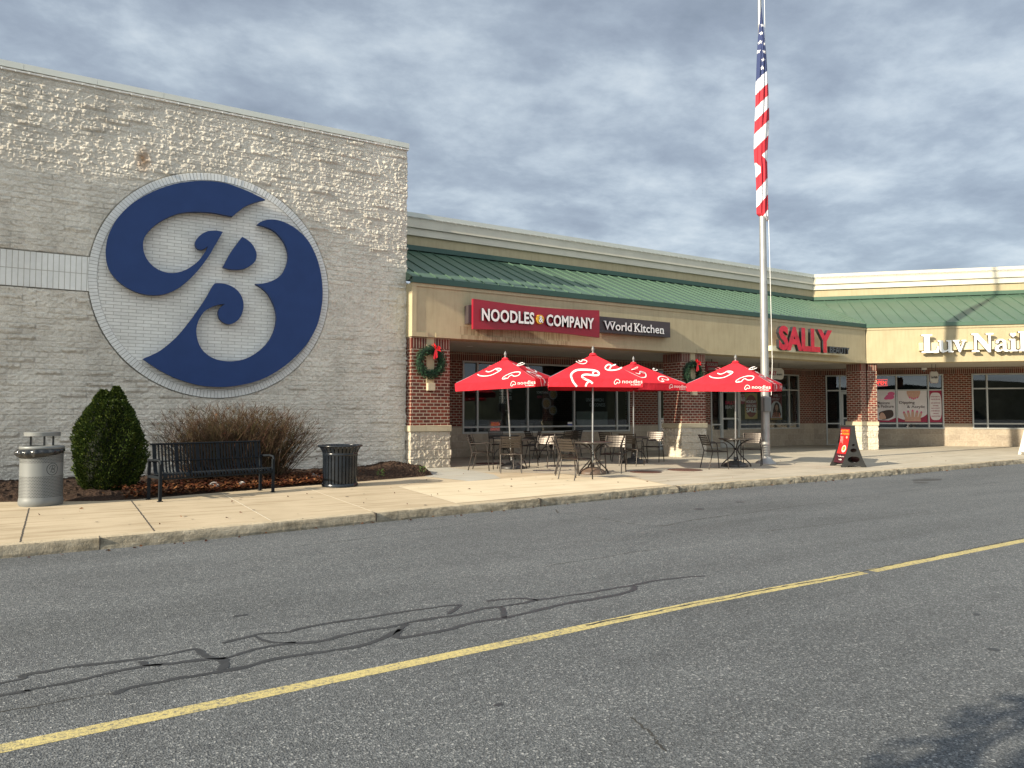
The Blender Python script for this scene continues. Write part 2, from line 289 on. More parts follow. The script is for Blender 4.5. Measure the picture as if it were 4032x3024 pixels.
# ---------------------------------------------------------------- mesh helpers
class MB:
    def __init__(s): s.v = []; s.f = []; s.mi = []; s.smooth = []
    def add(s, vs, fs, mi=0, sm=False):
        o = len(s.v); s.v += [tuple(p) for p in vs]
        for f in fs: s.f.append(tuple(i+o for i in f)); s.mi.append(mi); s.smooth.append(sm)
    def box(s, x0, x1, y0, y1, z0, z1, mi=0, rot=None):
        v = [(x, y, z) for z in (z0, z1) for y in (y0, y1) for x in (x0, x1)]
        if rot: v = [tuple(rot @ Vector(p)) for p in v]
        s.add(v, [(0, 2, 3, 1), (4, 5, 7, 6), (0, 1, 5, 4), (2, 6, 7, 3), (0, 4, 6, 2), (1, 3, 7, 5)], mi)
        return s
    def prism(s, pts, y0, y1, mi=0, axis='y'):
        n = len(pts)
        if axis == 'y': A = [(p[0], y0, p[1]) for p in pts]; B = [(p[0], y1, p[1]) for p in pts]
        else: A = [(p[0], p[1], y0) for p in pts]; B = [(p[0], p[1], y1) for p in pts]
        s.add(A+B, [tuple(range(n)), tuple(range(2*n-1, n-1, -1))]+[(i, i+n, (i+1) % n+n, (i+1) % n) for i in range(n)], mi); return s
    def tube(s, path, r, n=8, mi=0, cap=True, rs=None):
        P = [Vector(p) for p in path]; m = len(P); vs = []; up = None
        for i, p in enumerate(P):
            d = (P[min(i+1, m-1)]-P[max(i-1, 0)]).normalized()
            if up is None: up = Vector((0, 0, 1)) if abs(d.z) < .9 else Vector((1, 0, 0))
            a = d.cross(up)
            if a.length < 1e-4: a = d.orthogonal()
            a.normalize(); b = a.cross(d).normalized(); up = b
            rr = rs[i] if rs else r
            for k in range(n): t = 2*pi*k/n; vs.append(p+a*cos(t)*rr+b*sin(t)*rr)
        fs = [(i*n+k, i*n+(k+1) % n, (i+1)*n+(k+1) % n, (i+1)*n+k) for i in range(m-1) for k in range(n)]
        s.add(vs, fs, mi, True)
        if cap: s.add(vs[:n], [tuple(range(n-1, -1, -1))], mi); s.add(vs[-n:], [tuple(range(n))], mi)
        return s
    def lathe(s, prof, n=32, mi=0, c=(0, 0), sm=True, sx=1, sy=1):
        vs = [(c[0]+r*cos(2*pi*k/n)*sx, c[1]+r*sin(2*pi*k/n)*sy, z) for r, z in prof for k in range(n)]
        s.add(vs, [(i*n+k, i*n+(k+1) % n, (i+1)*n+(k+1) % n, (i+1)*n+k) for i in range(len(prof)-1) for k in range(n)], mi, sm)
        if prof[0][0] > 1e-4: s.add(vs[:n], [tuple(range(n-1, -1, -1))], mi)
        if prof[-1][0] > 1e-4: s.add(vs[-n:], [tuple(range(n))], mi)
        return s
    def ribbon(s, pts, w, mp, mi=0, th=0):
        """flat stroke of width w along 2-D points, mapped to 3-D by mp(u,v)"""
        n = len(pts); L = []; Rr = []
        for i in range(n):
            a = pts[max(i-1, 0)]; b = pts[min(i+1, n-1)]; dx, dy = b[0]-a[0], b[1]-a[1]; l = math.hypot(dx, dy) or 1
            ww = w[i] if isinstance(w, (list, tuple)) else w
            nx, ny = -dy/l*ww/2, dx/l*ww/2; L.append(mp(pts[i][0]+nx, pts[i][1]+ny)); Rr.append(mp(pts[i][0]-nx, pts[i][1]-ny))
        s.add(L+Rr, [(i, i+1, n+i+1, n+i) for i in range(n-1)], mi); return s
    def poly(s, pts, z, mi=0): s.add([(p[0], p[1], z) for p in pts], [tuple(range(len(pts)))], mi); return s
    def mesh(s, name, mats):
        me = bpy.data.meshes.new(name); me.from_pydata([tuple(map(float, p)) for p in s.v], [], s.f)
        for m in (mats if isinstance(mats, (list, tuple)) else [mats]): me.materials.append(m)
        me.polygons.foreach_set('material_index', s.mi); me.polygons.foreach_set('use_smooth', s.smooth); me.update(); return me
    def build(s, name, mats, parent=None, loc=(0, 0, 0), rz=0, bevel=0):
        o = bpy.data.objects.new(name, s.mesh(name, mats)); COL.objects.link(o); o.location = loc; o.rotation_euler = (0, 0, rz)
        if parent: o.parent = parent
        if bevel:
            md = o.modifiers.new('bevel', 'BEVEL'); md.width = bevel; md.segments = 2; md.limit_method = 'ANGLE'
        return o
def fixn(o):
    bm = bmesh.new(); bm.from_mesh(o.data); bmesh.ops.recalc_face_normals(bm, faces=bm.faces); bm.to_mesh(o.data); bm.free(); return o
def tag(o, label=None, cat=None, group=None, kind=None):
    if label: o['label'] = label
    if cat: o['category'] = cat
    if group: o['group'] = group
    if kind: o['kind'] = kind
    return o
def thing(name, label, cat, loc=(0, 0, 0), rz=0, group=None):
    o = bpy.data.objects.new(name, None); COL.objects.link(o); o.location = loc; o.rotation_euler = (0, 0, rz); o.empty_display_size = .2
    return tag(o, label, cat, group)
def dup(root, loc, rz, label=None):
    def cp(o, par):
        c = o.copy(); COL.objects.link(c); c.parent = par
        for ch in KIDS.get(o.name, []): cp(ch, c)
        return c
    r = cp(root, None); r.location = loc; r.rotation_euler = (0, 0, rz)
    if label: r['label'] = label
    return r
KIDS = {}
def reg(root):
    for o in COL.objects:
        if o.parent: KIDS.setdefault(o.parent.name, [])
    KIDS.clear()
    for o in COL.objects:
        if o.parent: KIDS.setdefault(o.parent.name, []).append(o)
def smooth_path(pts, n=6, closed=False):
    """Catmull-Rom through pts; a third element marks a sharp corner"""
    P = [(p[0], p[1]) for p in pts]; K = [len(p) > 2 for p in pts]; m = len(P); out = []
    rng = range(m if closed else m-1)
    for i in rng:
        p1 = P[i]; p2 = P[(i+1) % m]
        p0 = P[i-1] if (closed or i > 0) else p1; p3 = P[(i+2) % m] if (closed or i+2 < m) else p2
        if K[i]: p0 = p1
        if K[(i+1) % m]: p3 = p2
        for k in range(n):
            t = k/n
            out.append(tuple(.5*((2*p1[j])+(-p0[j]+p2[j])*t+(2*p0[j]-5*p1[j]+4*p2[j]-p3[j])*t*t+(-p0[j]+3*p1[j]-3*p2[j]+p3[j])*t**3) for j in (0, 1)))
    if not closed: out.append(P[-1])
    return out
def curve_solid(name, loops, depth, mats, parent=None, loc=(0, 0, 0), rz=0, side=None):
    """filled 2-D outline(s) (x,z) given thickness; front face at local y=-depth"""
    cu = bpy.data.curves.new(name, 'CURVE'); cu.dimensions = '2D'; cu.fill_mode = 'BOTH'; cu.extrude = depth/2
    for lp in loops:
        sp = cu.splines.new('POLY'); sp.points.add(len(lp)-1); sp.use_cyclic_u = True
        for i, p in enumerate(lp): sp.points[i].co = (p[0], p[1], 0, 1)
    return _from_curve(cu, name, depth, mats, parent, loc, rz)
def _from_curve(cu, name, depth, mats, parent, loc, rz, fit=None):
    t = bpy.data.objects.new('tmp', cu); COL.objects.link(t); dg = bpy.context.evaluated_depsgraph_get(); dg.update()
    me = bpy.data.meshes.new_from_object(t.evaluated_get(dg)); COL.objects.unlink(t); bpy.data.objects.remove(t); bpy.data.curves.remove(cu)
    co = np.empty(len(me.vertices)*3); me.vertices.foreach_get('co', co); co = co.reshape(-1, 3)
    if fit is not None and len(co):
        x0, z0, w, h = fit; mn = co.min(0); mx = co.max(0)
        co[:, 0] = (co[:, 0]-mn[0])/max(mx[0]-mn[0], 1e-6)*w+x0; co[:, 1] = (co[:, 1]-mn[1])/max(mx[1]-mn[1], 1e-6)*h+z0
    new = np.stack([co[:, 0], -co[:, 2]-depth/2, co[:, 1]], 1)
    me.vertices.foreach_set('co', new.ravel()); me.materials.clear()
    mats = mats if isinstance(mats, (list, tuple)) else [mats]
    for m in mats: me.materials.append(m)
    me.update()
    bm = bmesh.new(); bm.from_mesh(me); bmesh.ops.remove_doubles(bm, verts=bm.verts, dist=1e-6); bmesh.ops.recalc_face_normals(bm, faces=bm.faces)
    for f in bm.faces: f.material_index = 0 if (abs(f.normal.y) > .7 or len(mats) < 2) else 1; f.smooth = False
    bm.to_mesh(me); bm.free(); me.name = name
    o = bpy.data.objects.new(name, me); COL.objects.link(o); o.location = loc; o.rotation_euler = (0, 0, rz)
    if parent: o.parent = parent
    return o
def text(name, s, fit, depth, mats, parent=None, loc=(0, 0, 0), rz=0, bold=.0, shear=0, space=1.0):
    cu = bpy.data.curves.new(name, 'FONT'); cu.body = s; cu.offset = bold; cu.extrude = depth/2; cu.shear = shear; cu.space_character = space; cu.resolution_u = 3
    return _from_curve(cu, name, depth, mats, parent, loc, rz, fit)
def empty(name, parent, loc=(0, 0, 0), rz=0):
    o = bpy.data.objects.new(name, None); COL.objects.link(o); o.location = loc; o.rotation_euler = (0, 0, rz); o.parent = parent; return o
# numpy value noise
RT = np.random.RandomState(5).rand(256, 256)
def vn(x, y, s=0):
    x = x+s*17.3; y = y+s*9.1; xi = np.floor(x).astype(int); yi = np.floor(y).astype(int); fx = x-xi; fy = y-yi
    fx = fx*fx*(3-2*fx); fy = fy*fy*(3-2*fy); g = lambda a, b: RT[a % 256, b % 256]
    return (g(xi, yi)*(1-fx)+g(xi+1, yi)*fx)*(1-fy)+(g(xi, yi+1)*(1-fx)+g(xi+1, yi+1)*fx)*fy
def rough_wall(name, path, z0, z1, d, course, blk, amp, mats, parent=None, hole=None, closed=False):
    """split-face masonry following a plan path; every block has its own broken relief"""
    pts = []; sarr = []; nrm = []; s0 = 0; n = len(path)
    segs = n if closed else n-1
    for i in range(segs):
        a = np.array(path[i], float); b = np.array(path[(i+1) % n], float); l = np.linalg.norm(b-a); k = max(1, int(round(l/d))); t = (b-a)/l; nn = np.array([t[1], -t[0]])
        for j in range(k): pts.append(a+(b-a)*j/k); sarr.append(s0+l*j/k); nrm.append(nn.copy())
        s0 += l
    if not closed: pts.append(np.array(path[-1], float)); sarr.append(s0); nrm.append(nn.copy())
    pts = np.array(pts); sarr = np.array(sarr)+path[0][0]; nrm = np.array(nrm)
    for i in range(1, len(nrm)):
        if abs(nrm[i]@nrm[i-1]) < .99: nrm[i] = (nrm[i]+nrm[i-1])
    if closed: nrm[0] = nrm[0]+nrm[-1]
    kz = int(round((z1-z0)/d)); zs = z0+(z1-z0)*np.arange(kz+1)/kz
    S, Z = np.meshgrid(sarr, zs); row = np.floor((Z-z0+1e-6)/course); off = np.where(row % 2 == 0, .5*blk, 0); cx = np.floor((S+off)/blk+1e-6)
    h = RT[(cx.astype(int)*7+row.astype(int)*13) % 256, (row.astype(int)*29+cx.astype(int)*3) % 256]
    fz = ((Z-z0)/course) % 1; fx = ((S+off)/blk) % 1
    ed = np.minimum(1, np.minimum(np.minimum(fz, 1-fz)*course, np.minimum(fx, 1-fx)*blk)/.022)
    q = 0
    for o, (f, a) in enumerate(((5.0, .35), (12.0, .50), (21.0, .50), (33.0, .45))): q = q+a*(vn(S*f, Z*f, o)-.5)
    jx = vn(S*9, Z*9, 11)*2.2; jz = vn(S*9, Z*9, 13)*2.2
    ch = RT[np.floor(S*19+jx).astype(int) % 256, np.floor(Z*25+jz).astype(int) % 256]-.5
    H = (h-.5)*amp*.40+amp*(q+ch*.45)
    lips = np.where(h > .93, amp*.7*(fz > .35), 0); H = H+lips
    jd = np.minimum(np.minimum(fz, 1-fz)*course, np.minimum(fx, 1-fx)*blk)
    H = np.where(jd < d*.45, -amp*.42, H)
    if hole is not None: H = np.where(hole(S, Z), -.06, H)
    X = pts[:, 0][None, :]+nrm[:, 0][None, :]*H; Y = pts[:, 1][None, :]+nrm[:, 1][None, :]*H
    V = np.stack([X, Y, Z], -1).reshape(-1, 3); nx = len(sarr)
    ii, jj = np.meshgrid(np.arange(nx if closed else nx-1), np.arange(kz)); a_ = (jj*nx+ii).ravel(); b_ = (jj*nx+(ii+1) % nx).ravel()
    F = np.stack([a_, b_, b_+nx, a_+nx], 1)
    me = bpy.data.meshes.new(name); me.vertices.add(len(V)); me.vertices.foreach_set('co', V.ravel()); me.loops.add(F.size); me.loops.foreach_set('vertex_index', F.ravel().astype(np.int32))
    me.polygons.add(len(F)); me.polygons.foreach_set('loop_start', np.arange(0, F.size, 4, dtype=np.int32)); me.polygons.foreach_set('loop_total', np.full(len(F), 4, dtype=np.int32))
    me.materials.append(mats); me.update(calc_edges=True); me.validate()
    o = bpy.data.objects.new(name, me); COL.objects.link(o)
    if parent: o.parent = parent
    return o
SW = .13
# ---------------------------------------------------------------- ground
g = MB(); g.poly([(-400, -400), (400, -400), (400, 400), (-400, 400)], 0); tag(g.build('road', M['asphalt']), kind='structure')
KL = [(-9, 8.9), (-3, 9.33), (-.5, 9.56), (1.0, 9.63), (2.1, 9.74), (3.84, 9.95), (5.2, 10.08), (6.6, 10.2), (8, 10.36), (10.2, 10.58), (12, 10.64), (14, 10.69), (18.2, 10.83), (22, 11.05), (25.0, 11.22), (26.0, 11.1), (27, 10.6), (30, 8.2), (36, 2.2), (46, -7.8)]
KC = smooth_path(KL, 10)
def offs(P, d):
    o = []
    for i in range(len(P)):
        a = P[max(i-1, 0)]; b = P[min(i+1, len(P)-1)]; l = math.hypot(b[0]-a[0], b[1]-a[1]); o.append((P[i][0]-(b[1]-a[1])/l*d, P[i][1]+(b[0]-a[0])/l*d))
    return o
g = MB(); bk = [(60, -7.8), (60, 24), (-9, 24)]
g.add([(p[0], p[1], SW) for p in offs(KC, .10)]+[(p[0], p[1], SW) for p in bk], [tuple(range(len(KC)+3))]); fixn(tag(g.build('sidewalk', M['conc']), kind='structure'))
def resample(P, d):
    out = [P[0]]
    for a, b in zip(P, P[1:]):
        l = math.hypot(b[0]-a[0], b[1]-a[1]); k = max(1, int(l/d))
        for j in range(1, k+1): out.append((a[0]+(b[0]-a[0])*j/k, a[1]+(b[1]-a[1])*j/k))
    return out
def kerb():
    P = resample([p for p in KC if p[0] < 32], .035); prof = [(-.035, -.02), (-.03, .03), (-.012, .085), (.0, .112), (.018, .128), (.05, .1312), (.15, .1312), (.16, .1305)]
    vs = []; n = len(prof); m = len(P)
    arr = np.array(P); s = np.arange(m)*.035; ramp = np.clip((arr[:, 0]-3)/8, .25, 1.0)
    rows = []
    for k, (o, z) in enumerate(prof):
        Q = np.array(offs(P, o)); nz = (vn(s*9, np.full(m, k*1.7), 2)-.5)+.6*(vn(s*28, np.full(m, k*2.9), 4)-.5)
        chip = np.clip(vn(s*2.3, np.full(m, 3.0), 6)-.62, 0, 1)*3
        if k in (0, 1, 2, 3, 4, 5):
            am = .022*ramp; nr = np.array(offs(P, o+1))-Q; Q = Q+nr*((nz*am+chip*.03*ramp*(k in (3, 4)))[:, None]); zz = z+nz*.016*ramp*(k > 1)-chip*.02*ramp*(k in (3, 4))
        else: zz = np.full(m, z)
        rows.append(np.column_stack([Q, np.full(m, zz) if np.isscalar(zz) else zz]))
    V = np.stack(rows, 1).reshape(-1, 3); g = MB(); g.add([tuple(v) for v in V], [(i*n+k, (i+1)*n+k, (i+1)*n+k+1, i*n+k+1) for i in range(m-1) for k in range(n-1)])
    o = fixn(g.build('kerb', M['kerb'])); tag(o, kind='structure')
    g = MB()
    for x, w in ((.41, .010), (3.83, .02), (6.80, .024), (10.27, .024), (14.1, .02), (18, .02)):
        y = float(np.interp(x, arr[:, 0], arr[:, 1])); g.box(x-w/2, x+w/2, y-.034, y+.14, .0, .1330)
    g.build('kerb_joint', M['joint'], o)
kerb()
# paving slabs that differ in colour, laid as thin sheets
def sheet(name, pts, z, mat):
    g = MB(); g.poly(pts, z); o = fixn(g.build(name, mat))
    if o.data.polygons[0].normal.z < 0: o.data.flip_normals()
    return tag(o, kind='structure')
SK = next(o for o in COL.objects if o.name == 'sidewalk')
arrK = np.array(KC)
def ky(x): return float(np.interp(x, arrK[:25*8, 0], arrK[:25*8, 1]))
right = [(x, ky(x)+.155) for x in np.linspace(10.25, 25, 24)]
s1 = sheet('sidewalk_grey_slabs', [(8.0, 17.05), (8.52, 15.5), (9.4, 15.0), (10.12, 14.05), (9.98, 13.2), (10.9, 12.75), (10.25, ky(10.25)+.155)]+right[1:]+[(27.2, 10.9), (30.2, 8.5), (45, -6), (60, -6), (60, 23.9), (7.7, 23.9), (7.7, 17.2)], SW+.002, M['concgrey'])
s2 = sheet('sidewalk_pale_slab', [(5.588, 13.319), (10.0, 14.05), (9.93, 13.05), (10.72, 12.7), (10.22, 10.80), (7.8, 10.62), (5.32, 10.34)], SW+.0045, M['conclight'])
s3 = sheet('sidewalk_bluish_slab', [(7.0, 15.15), (7.75, 17.38), (8.72, 17.38), (8.70, 15.9), (8.55, 14.75), (8.2, 13.85), (7.3, 13.62)], SW+.0032, M['concblue'])
for s_ in (s1, s2, s3): s_.parent = SK; del s_['kind']
def strips(name, lines, mat, parent, z, w=.014):
    g = MB()
    for ln in lines:
        ww = ln[1] if isinstance(ln[0], list) else w; P = ln[0] if isinstance(ln[0], list) else ln
        P = resample([tuple(p) for p in P], .06); P = [(p[0]+random.uniform(-1, 1)*.003, p[1]+random.uniform(-1, 1)*.003) for p in P]
        g.ribbon(P, ww, lambda u, v: (u, v, z))
    o = g.build(name, mat, parent)
    for p in o.data.polygons:
        if p.normal.z < 0: o.data.flip_normals(); break
    return o
strips('joint_lines', [[(-.365, 13.15), (-.344, 9.72)], [(1.01, 13.45), (.99, 9.8)], [(2.8, 9.9), (2.8, 9.95)]], M['joint'], SK, SW+.0015, .018)
strips('joint_lines_pale', [[(2.459, 13.8), (2.382, 9.92)], [(4.0, 14.2), (3.84, 10.1)], [(5.588, 13.35), (5.32, 10.33)], [(5.6, 13.3), (7.4, 15.3)], [(8.0, 17.1), (8.55, 15.5), (9.0, 15.05)], [(7.34, 15.3), (8.25, 13.8)],
  [(11.5, 17.3), (12.6, 12.0)], [(10.8, 12.6), (25, 13.4)], [(14.3, 17.3), (15.6, 11)], [(18.2, 17.3), (19, 11.1)], [(22, 17), (22.4, 11.3)], [(9, 17.2), (27, 17.25)]], M['jointl'], SK, SW+.0058, .016)
g = MB(); rq = random.Random(21)
for k in range(70):
    x = rq.uniform(-.4, 24); y = rq.uniform(ky(x)+.25, 13.3 if x < 7 else 16.8); rr_ = rq.uniform(.012, .03); g.add([(x+rr_*cos(2*pi*i/8)*rq.uniform(.7, 1.2), y+rr_*sin(2*pi*i/8), SW+.0062) for i in range(8)], [tuple(range(8))])
g.build('gum_spots', plain('gum_spot', (.13, .11, .09), .9), SK)
# yellow centre line, sealed and open cracks
g = MB(); YL = [(-8, 4.0), (-.2, 4.15), (.92, 4.195), (2.58, 4.265), (4.4, 4.35), (6.9, 4.35), (10, 4.42), (16, 4.55), (30, 4.9)]
P = resample(YL, .12); gap = []
for i in range(len(P)-1):
    x = P[i][0]
    if 6.58 < x < 6.72: continue
    g.ribbon([P[i], P[i+1]], .112, lambda u, v: (u, v, .0014))
o = g.build('road_centre_line', M['yline']); o.parent = next(q for q in COL.objects if q.name == 'road')
if o.data.polygons[0].normal.z < 0: o.data.flip_normals()
ROAD = o.parent
SEAL = [([(-1.5, 5.1), (-.26, 5.14), (-.16, 5.22), (-.06, 5.24), (.11, 5.25), (.29, 5.21), (.47, 5.2), (.64, 5.2), (.78, 5.23), (.8, 5.1), (.84, 4.98), (.91, 4.93)], .032),
([(-1.5, 4.88), (-.25, 4.92), (-.12, 4.94), (.02, 4.95), (.16, 4.97), (.28, 5.01), (.48, 5.03), (.6, 5.0), (.76, 4.98), (.91, 4.93), (1.06, 5.0), (1.25, 5.03), (1.39, 5.0), (1.54, 4.96), (1.71, 5.01), (1.88, 5.03), (2.06, 5.03), (2.21, 5.06), (2.44, 5.07), (2.6, 5.05), (2.88, 5.11), (3.0, 5.07), (2.94, 4.93), (2.88, 4.80)], .032),
([(.28, 4.62), (.36, 4.68), (.52, 4.69), (.64, 4.7), (.83, 4.69), (1.0, 4.7), (1.18, 4.75), (1.39, 4.74), (1.54, 4.73), (1.74, 4.73), (1.94, 4.83), (2.09, 4.94), (2.19, 5.03)], .034),
([(.90, 4.92), (.89, 4.82), (.85, 4.71)], .04), ([(.96, 5.26), (1.08, 5.3), (1.23, 5.34), (1.38, 5.29), (1.53, 5.33), (1.74, 5.35), (1.99, 5.34), (2.18, 5.35), (2.49, 5.35), (2.75, 5.32), (2.71, 5.25), (2.56, 5.11)], .028),
([(1.18, 5.3), (1.23, 5.12), (1.38, 5.02)], .022), ([(2.10, 4.93), (2.0, 4.80), (2.04, 4.74), (2.19, 4.74), (2.39, 4.75), (2.58, 4.81), (2.75, 4.81), (2.89, 4.80), (3.13, 4.83), (3.38, 4.88), (3.63, 4.9), (3.86, 4.9), (4.13, 4.92), (4.28, 4.97), (4.39, 5.08)], .036),
([(.46, 5.15), (.48, 5.05), (.55, 5.0)], .03), ([(3.0, 5.31), (3.2, 5.27), (3.33, 5.2), (3.38, 5.12), (3.66, 5.1), (3.95, 5.09), (4.21, 5.1), (4.39, 5.1), (4.67, 5.14), (4.92, 5.11), (5.08, 5.09), (5.22, 5.04)], .03), ([(3.0, 5.08), (3.09, 5.1), (3.24, 5.09), (3.38, 5.12)], .03)]
def smt(L): return [(smooth_path(p, 4), w) for p, w in L]
g = MB()
for P_, w in smt(SEAL):
    P_ = resample(P_, .05); ws = [w*1.3*(1+1.0*(random.random()-.5)) for _ in P_]; P_ = [(p[0]+random.uniform(-.006, .006), p[1]+random.uniform(-.006, .006)) for p in P_]; ws = [(ws[max(i-1, 0)]+ws[i]+ws[min(i+1, len(ws)-1)])/3 for i in range(len(ws))]
    g.ribbon(P_, ws, lambda u, v: (u, v, .0022))
o = g.build('crack_sealant', M['sealant'], ROAD)
CR = [([(6.6, 9.38), (6.74, 9.08), (6.8, 8.6), (6.81, 7.97), (7.03, 7.58), (7.8, 7.75), (8.45, 7.82), (9.22, 7.87), (10.29, 8.0), (11.33, 8.06)], .022), ([(6.79, 9.75), (6.59, 9.39)], .03), ([(4.18, 6.18), (4.51, 6.24), (4.87, 6.24), (5.38, 6.31), (5.79, 6.31)], .012),
([(7.81, 6.52), (8.79, 6.51), (9.31, 6.47), (10.53, 6.51), (11.59, 6.48)], .014), ([(2.48, 2.92), (2.46, 2.78), (2.44, 2.69), (2.4, 2.63), (2.37, 2.53)], .012), ([(-1, 4.6), (0, 4.66), (.28, 4.64)], .01), ([(2.2, 8.6), (3.3, 8.75), (4.6, 9.1), (5.5, 9.6)], .012), ([(12, 8.3), (15, 8.45), (18, 8.4)], .015)]
g = MB()
def wig(P_, a): return [(p[0]+random.uniform(-a, a), p[1]+random.uniform(-a, a)) for p in P_]
for P_, w in smt(CR): g.ribbon(wig(resample(P_, .05), .012), [w*random.uniform(.3, 1.3) for _ in range(len(resample(P_, .05)))], lambda u, v: (u, v, .0018))
c9 = smooth_path([(3.27, 4.32), (3.61, 4.335), (3.88, 4.33), (4.28, 4.355), (4.66, 4.345), (5.11, 4.36), (5.57, 4.37), (6.18, 4.35), (6.94, 4.40), (8.03, 4.43), (9.12, 4.47), (10.07, 4.5), (14, 4.6)], 4)
rp = resample(c9, .06); g.ribbon([(p[0]+random.uniform(-.01, .01), p[1]+random.uniform(-.012, .012)) for p in rp], [random.uniform(.006, .03) for _ in rp], lambda u, v: (u, v, .0026))
g.build('open_crack', M['crack'], ROAD)
def lonely_stain():
    g = MB()
    for (x, y, r, sx) in ((17.2, 9.6, .25, 2.2), (16.4, 9.3, .15, 1.5), (5.2, 2.5, .04, 1), (1.2, 5.9, .03, 2), (6.0, 3.0, .03, 1.5), (8.8, 8.6, .09, 1.2), (10.1, 8.9, .06, 1.8), (2.0, 3.4, .02, 1.5)):
        n = 18; g.add([(x+r*sx*cos(2*pi*k/n)*random.uniform(.7, 1.1), y+r*sin(2*pi*k/n)*random.uniform(.7, 1.1), .0016) for k in range(n)], [tuple(range(n))])
    g.build('tar_spots', M['sealant'], ROAD)
lonely_stain()
# distant hills behind the camera that the windows mirror
g = MB(); m_ = 120; vs = []
for i in range(m_): a = R(100)+R(330)*i/(m_-1)+R(90); rr = 170+10*sin(i*.7); vs += [(rr*cos(a), rr*sin(a), -1), (rr*cos(a), rr*sin(a), 7+3*RT[i, 3]+3.5*RT[i//5, 9]), ((rr+40)*cos(a), (rr+40)*sin(a), -1)]
g.add(vs, [(i*3, i*3+3, i*3+4, i*3+1) for i in range(m_-1)]+[(i*3+1, i*3+4, i*3+5, i*3+2) for i in range(m_-1)])
tag(g.build('wooded_hills', plain('far_woods', (.035, .04, .025), .95, 0, .4, .3)), kind='structure')
# ---------------------------------------------------------------- department store (white split-face wall with the roundel)
def att(o, root):
    o.parent = root; o.location = -root.location; return o
DS = thing('department_store', 'tall off-white split-face block building with a large brick roundel in its wall', 'building', (2.3, 17.7, SW))
CXR, CZR, RR = 2.99, 4.45, 2.56
def hole(S, Z): return (((S-CXR)**2+(Z-CZR)**2) < (RR+.01)**2) | ((S < CXR) & (Z > 4.085) & (Z < 4.825) & (S < .9))
att(rough_wall('block_wall', [(-3.2, 17.7), (7.63, 17.7), (7.63, 18.3)], SW-.23, 8.525, .0144, .115, .46, .030, M['wall'], hole=hole), DS)
g = MB(); g.box(-30, 7.60, 17.80, 40, 0, 8.5); att(g.build('building_body', M['wall']), DS)
g = MB(); n = 140; rr = 2.40
g.add([(CXR+rr*cos(2*pi*k/n), 17.69, CZR+rr*sin(2*pi*k/n)) for k in range(n)], [tuple(range(n))]); disc = att(g.build('brick_roundel', M['glaze']), DS)
g = MB(); g.box(-3.2, .60, 17.685, 17.70, 4.093, 4.817); att(g.build('tile_band', M['tile']), DS)
g = MB(); nb = 210
for k in range(nb):
    a0 = 2*pi*k/nb+.0018; a1 = 2*pi*(k+1)/nb-.0018; r0, r1 = 2.395, 2.555; j = random.uniform(-.003, .003)
    P_ = [(CXR+r*cos(a), CZR+r*sin(a)) for r, a in ((r0, a0), (r1, a0), (r1, a1), (r0, a1))]; g.prism(P_, 17.674+j, 17.72)
ring = fixn(g.build('soldier_brick_ring', plain('glazed_brick_plain', (.68, .68, .655), .4, 0, .1, 6))); ring.parent = disc
g = MB(); n = 160; g.add([(CXR+r*cos(2*pi*k/n), 17.683, CZR+r*sin(2*pi*k/n)) for r in (2.39, 2.56) for k in range(n)], [(k, (k+1) % n, n+(k+1) % n, n+k) for k in range(n)]); mo = g.build('mortar', plain('grey_mortar', (.24, .23, .20), .9)); mo.parent = disc
g = MB()
for i, (a, b) in enumerate(((-3.3, -.78), (-.775, .52), (.525, 1.8), (1.805, 4.9), (4.905, 7.1), (7.105, 7.66))): g.box(a, b, 17.655+.0, 18.1, 8.495, 8.62)
att(g.build('roof_coping', M['coping']), DS)
g = MB(); g.box(-3.3, 7.655, 17.668, 17.70, 8.44, 8.47); att(g.build('coping_drip', M['white']), DS)
# the crack that runs down the wall to the roundel
g = MB(); P_ = [(3.85+.02*sin(i*2.1)+.04*(i % 5 == 0), 6.72+.1*i) for i in range(8)]+[(3.95, 7.6), (4.38, 7.62), (4.4, 7.9), (4.36, 8.2)]
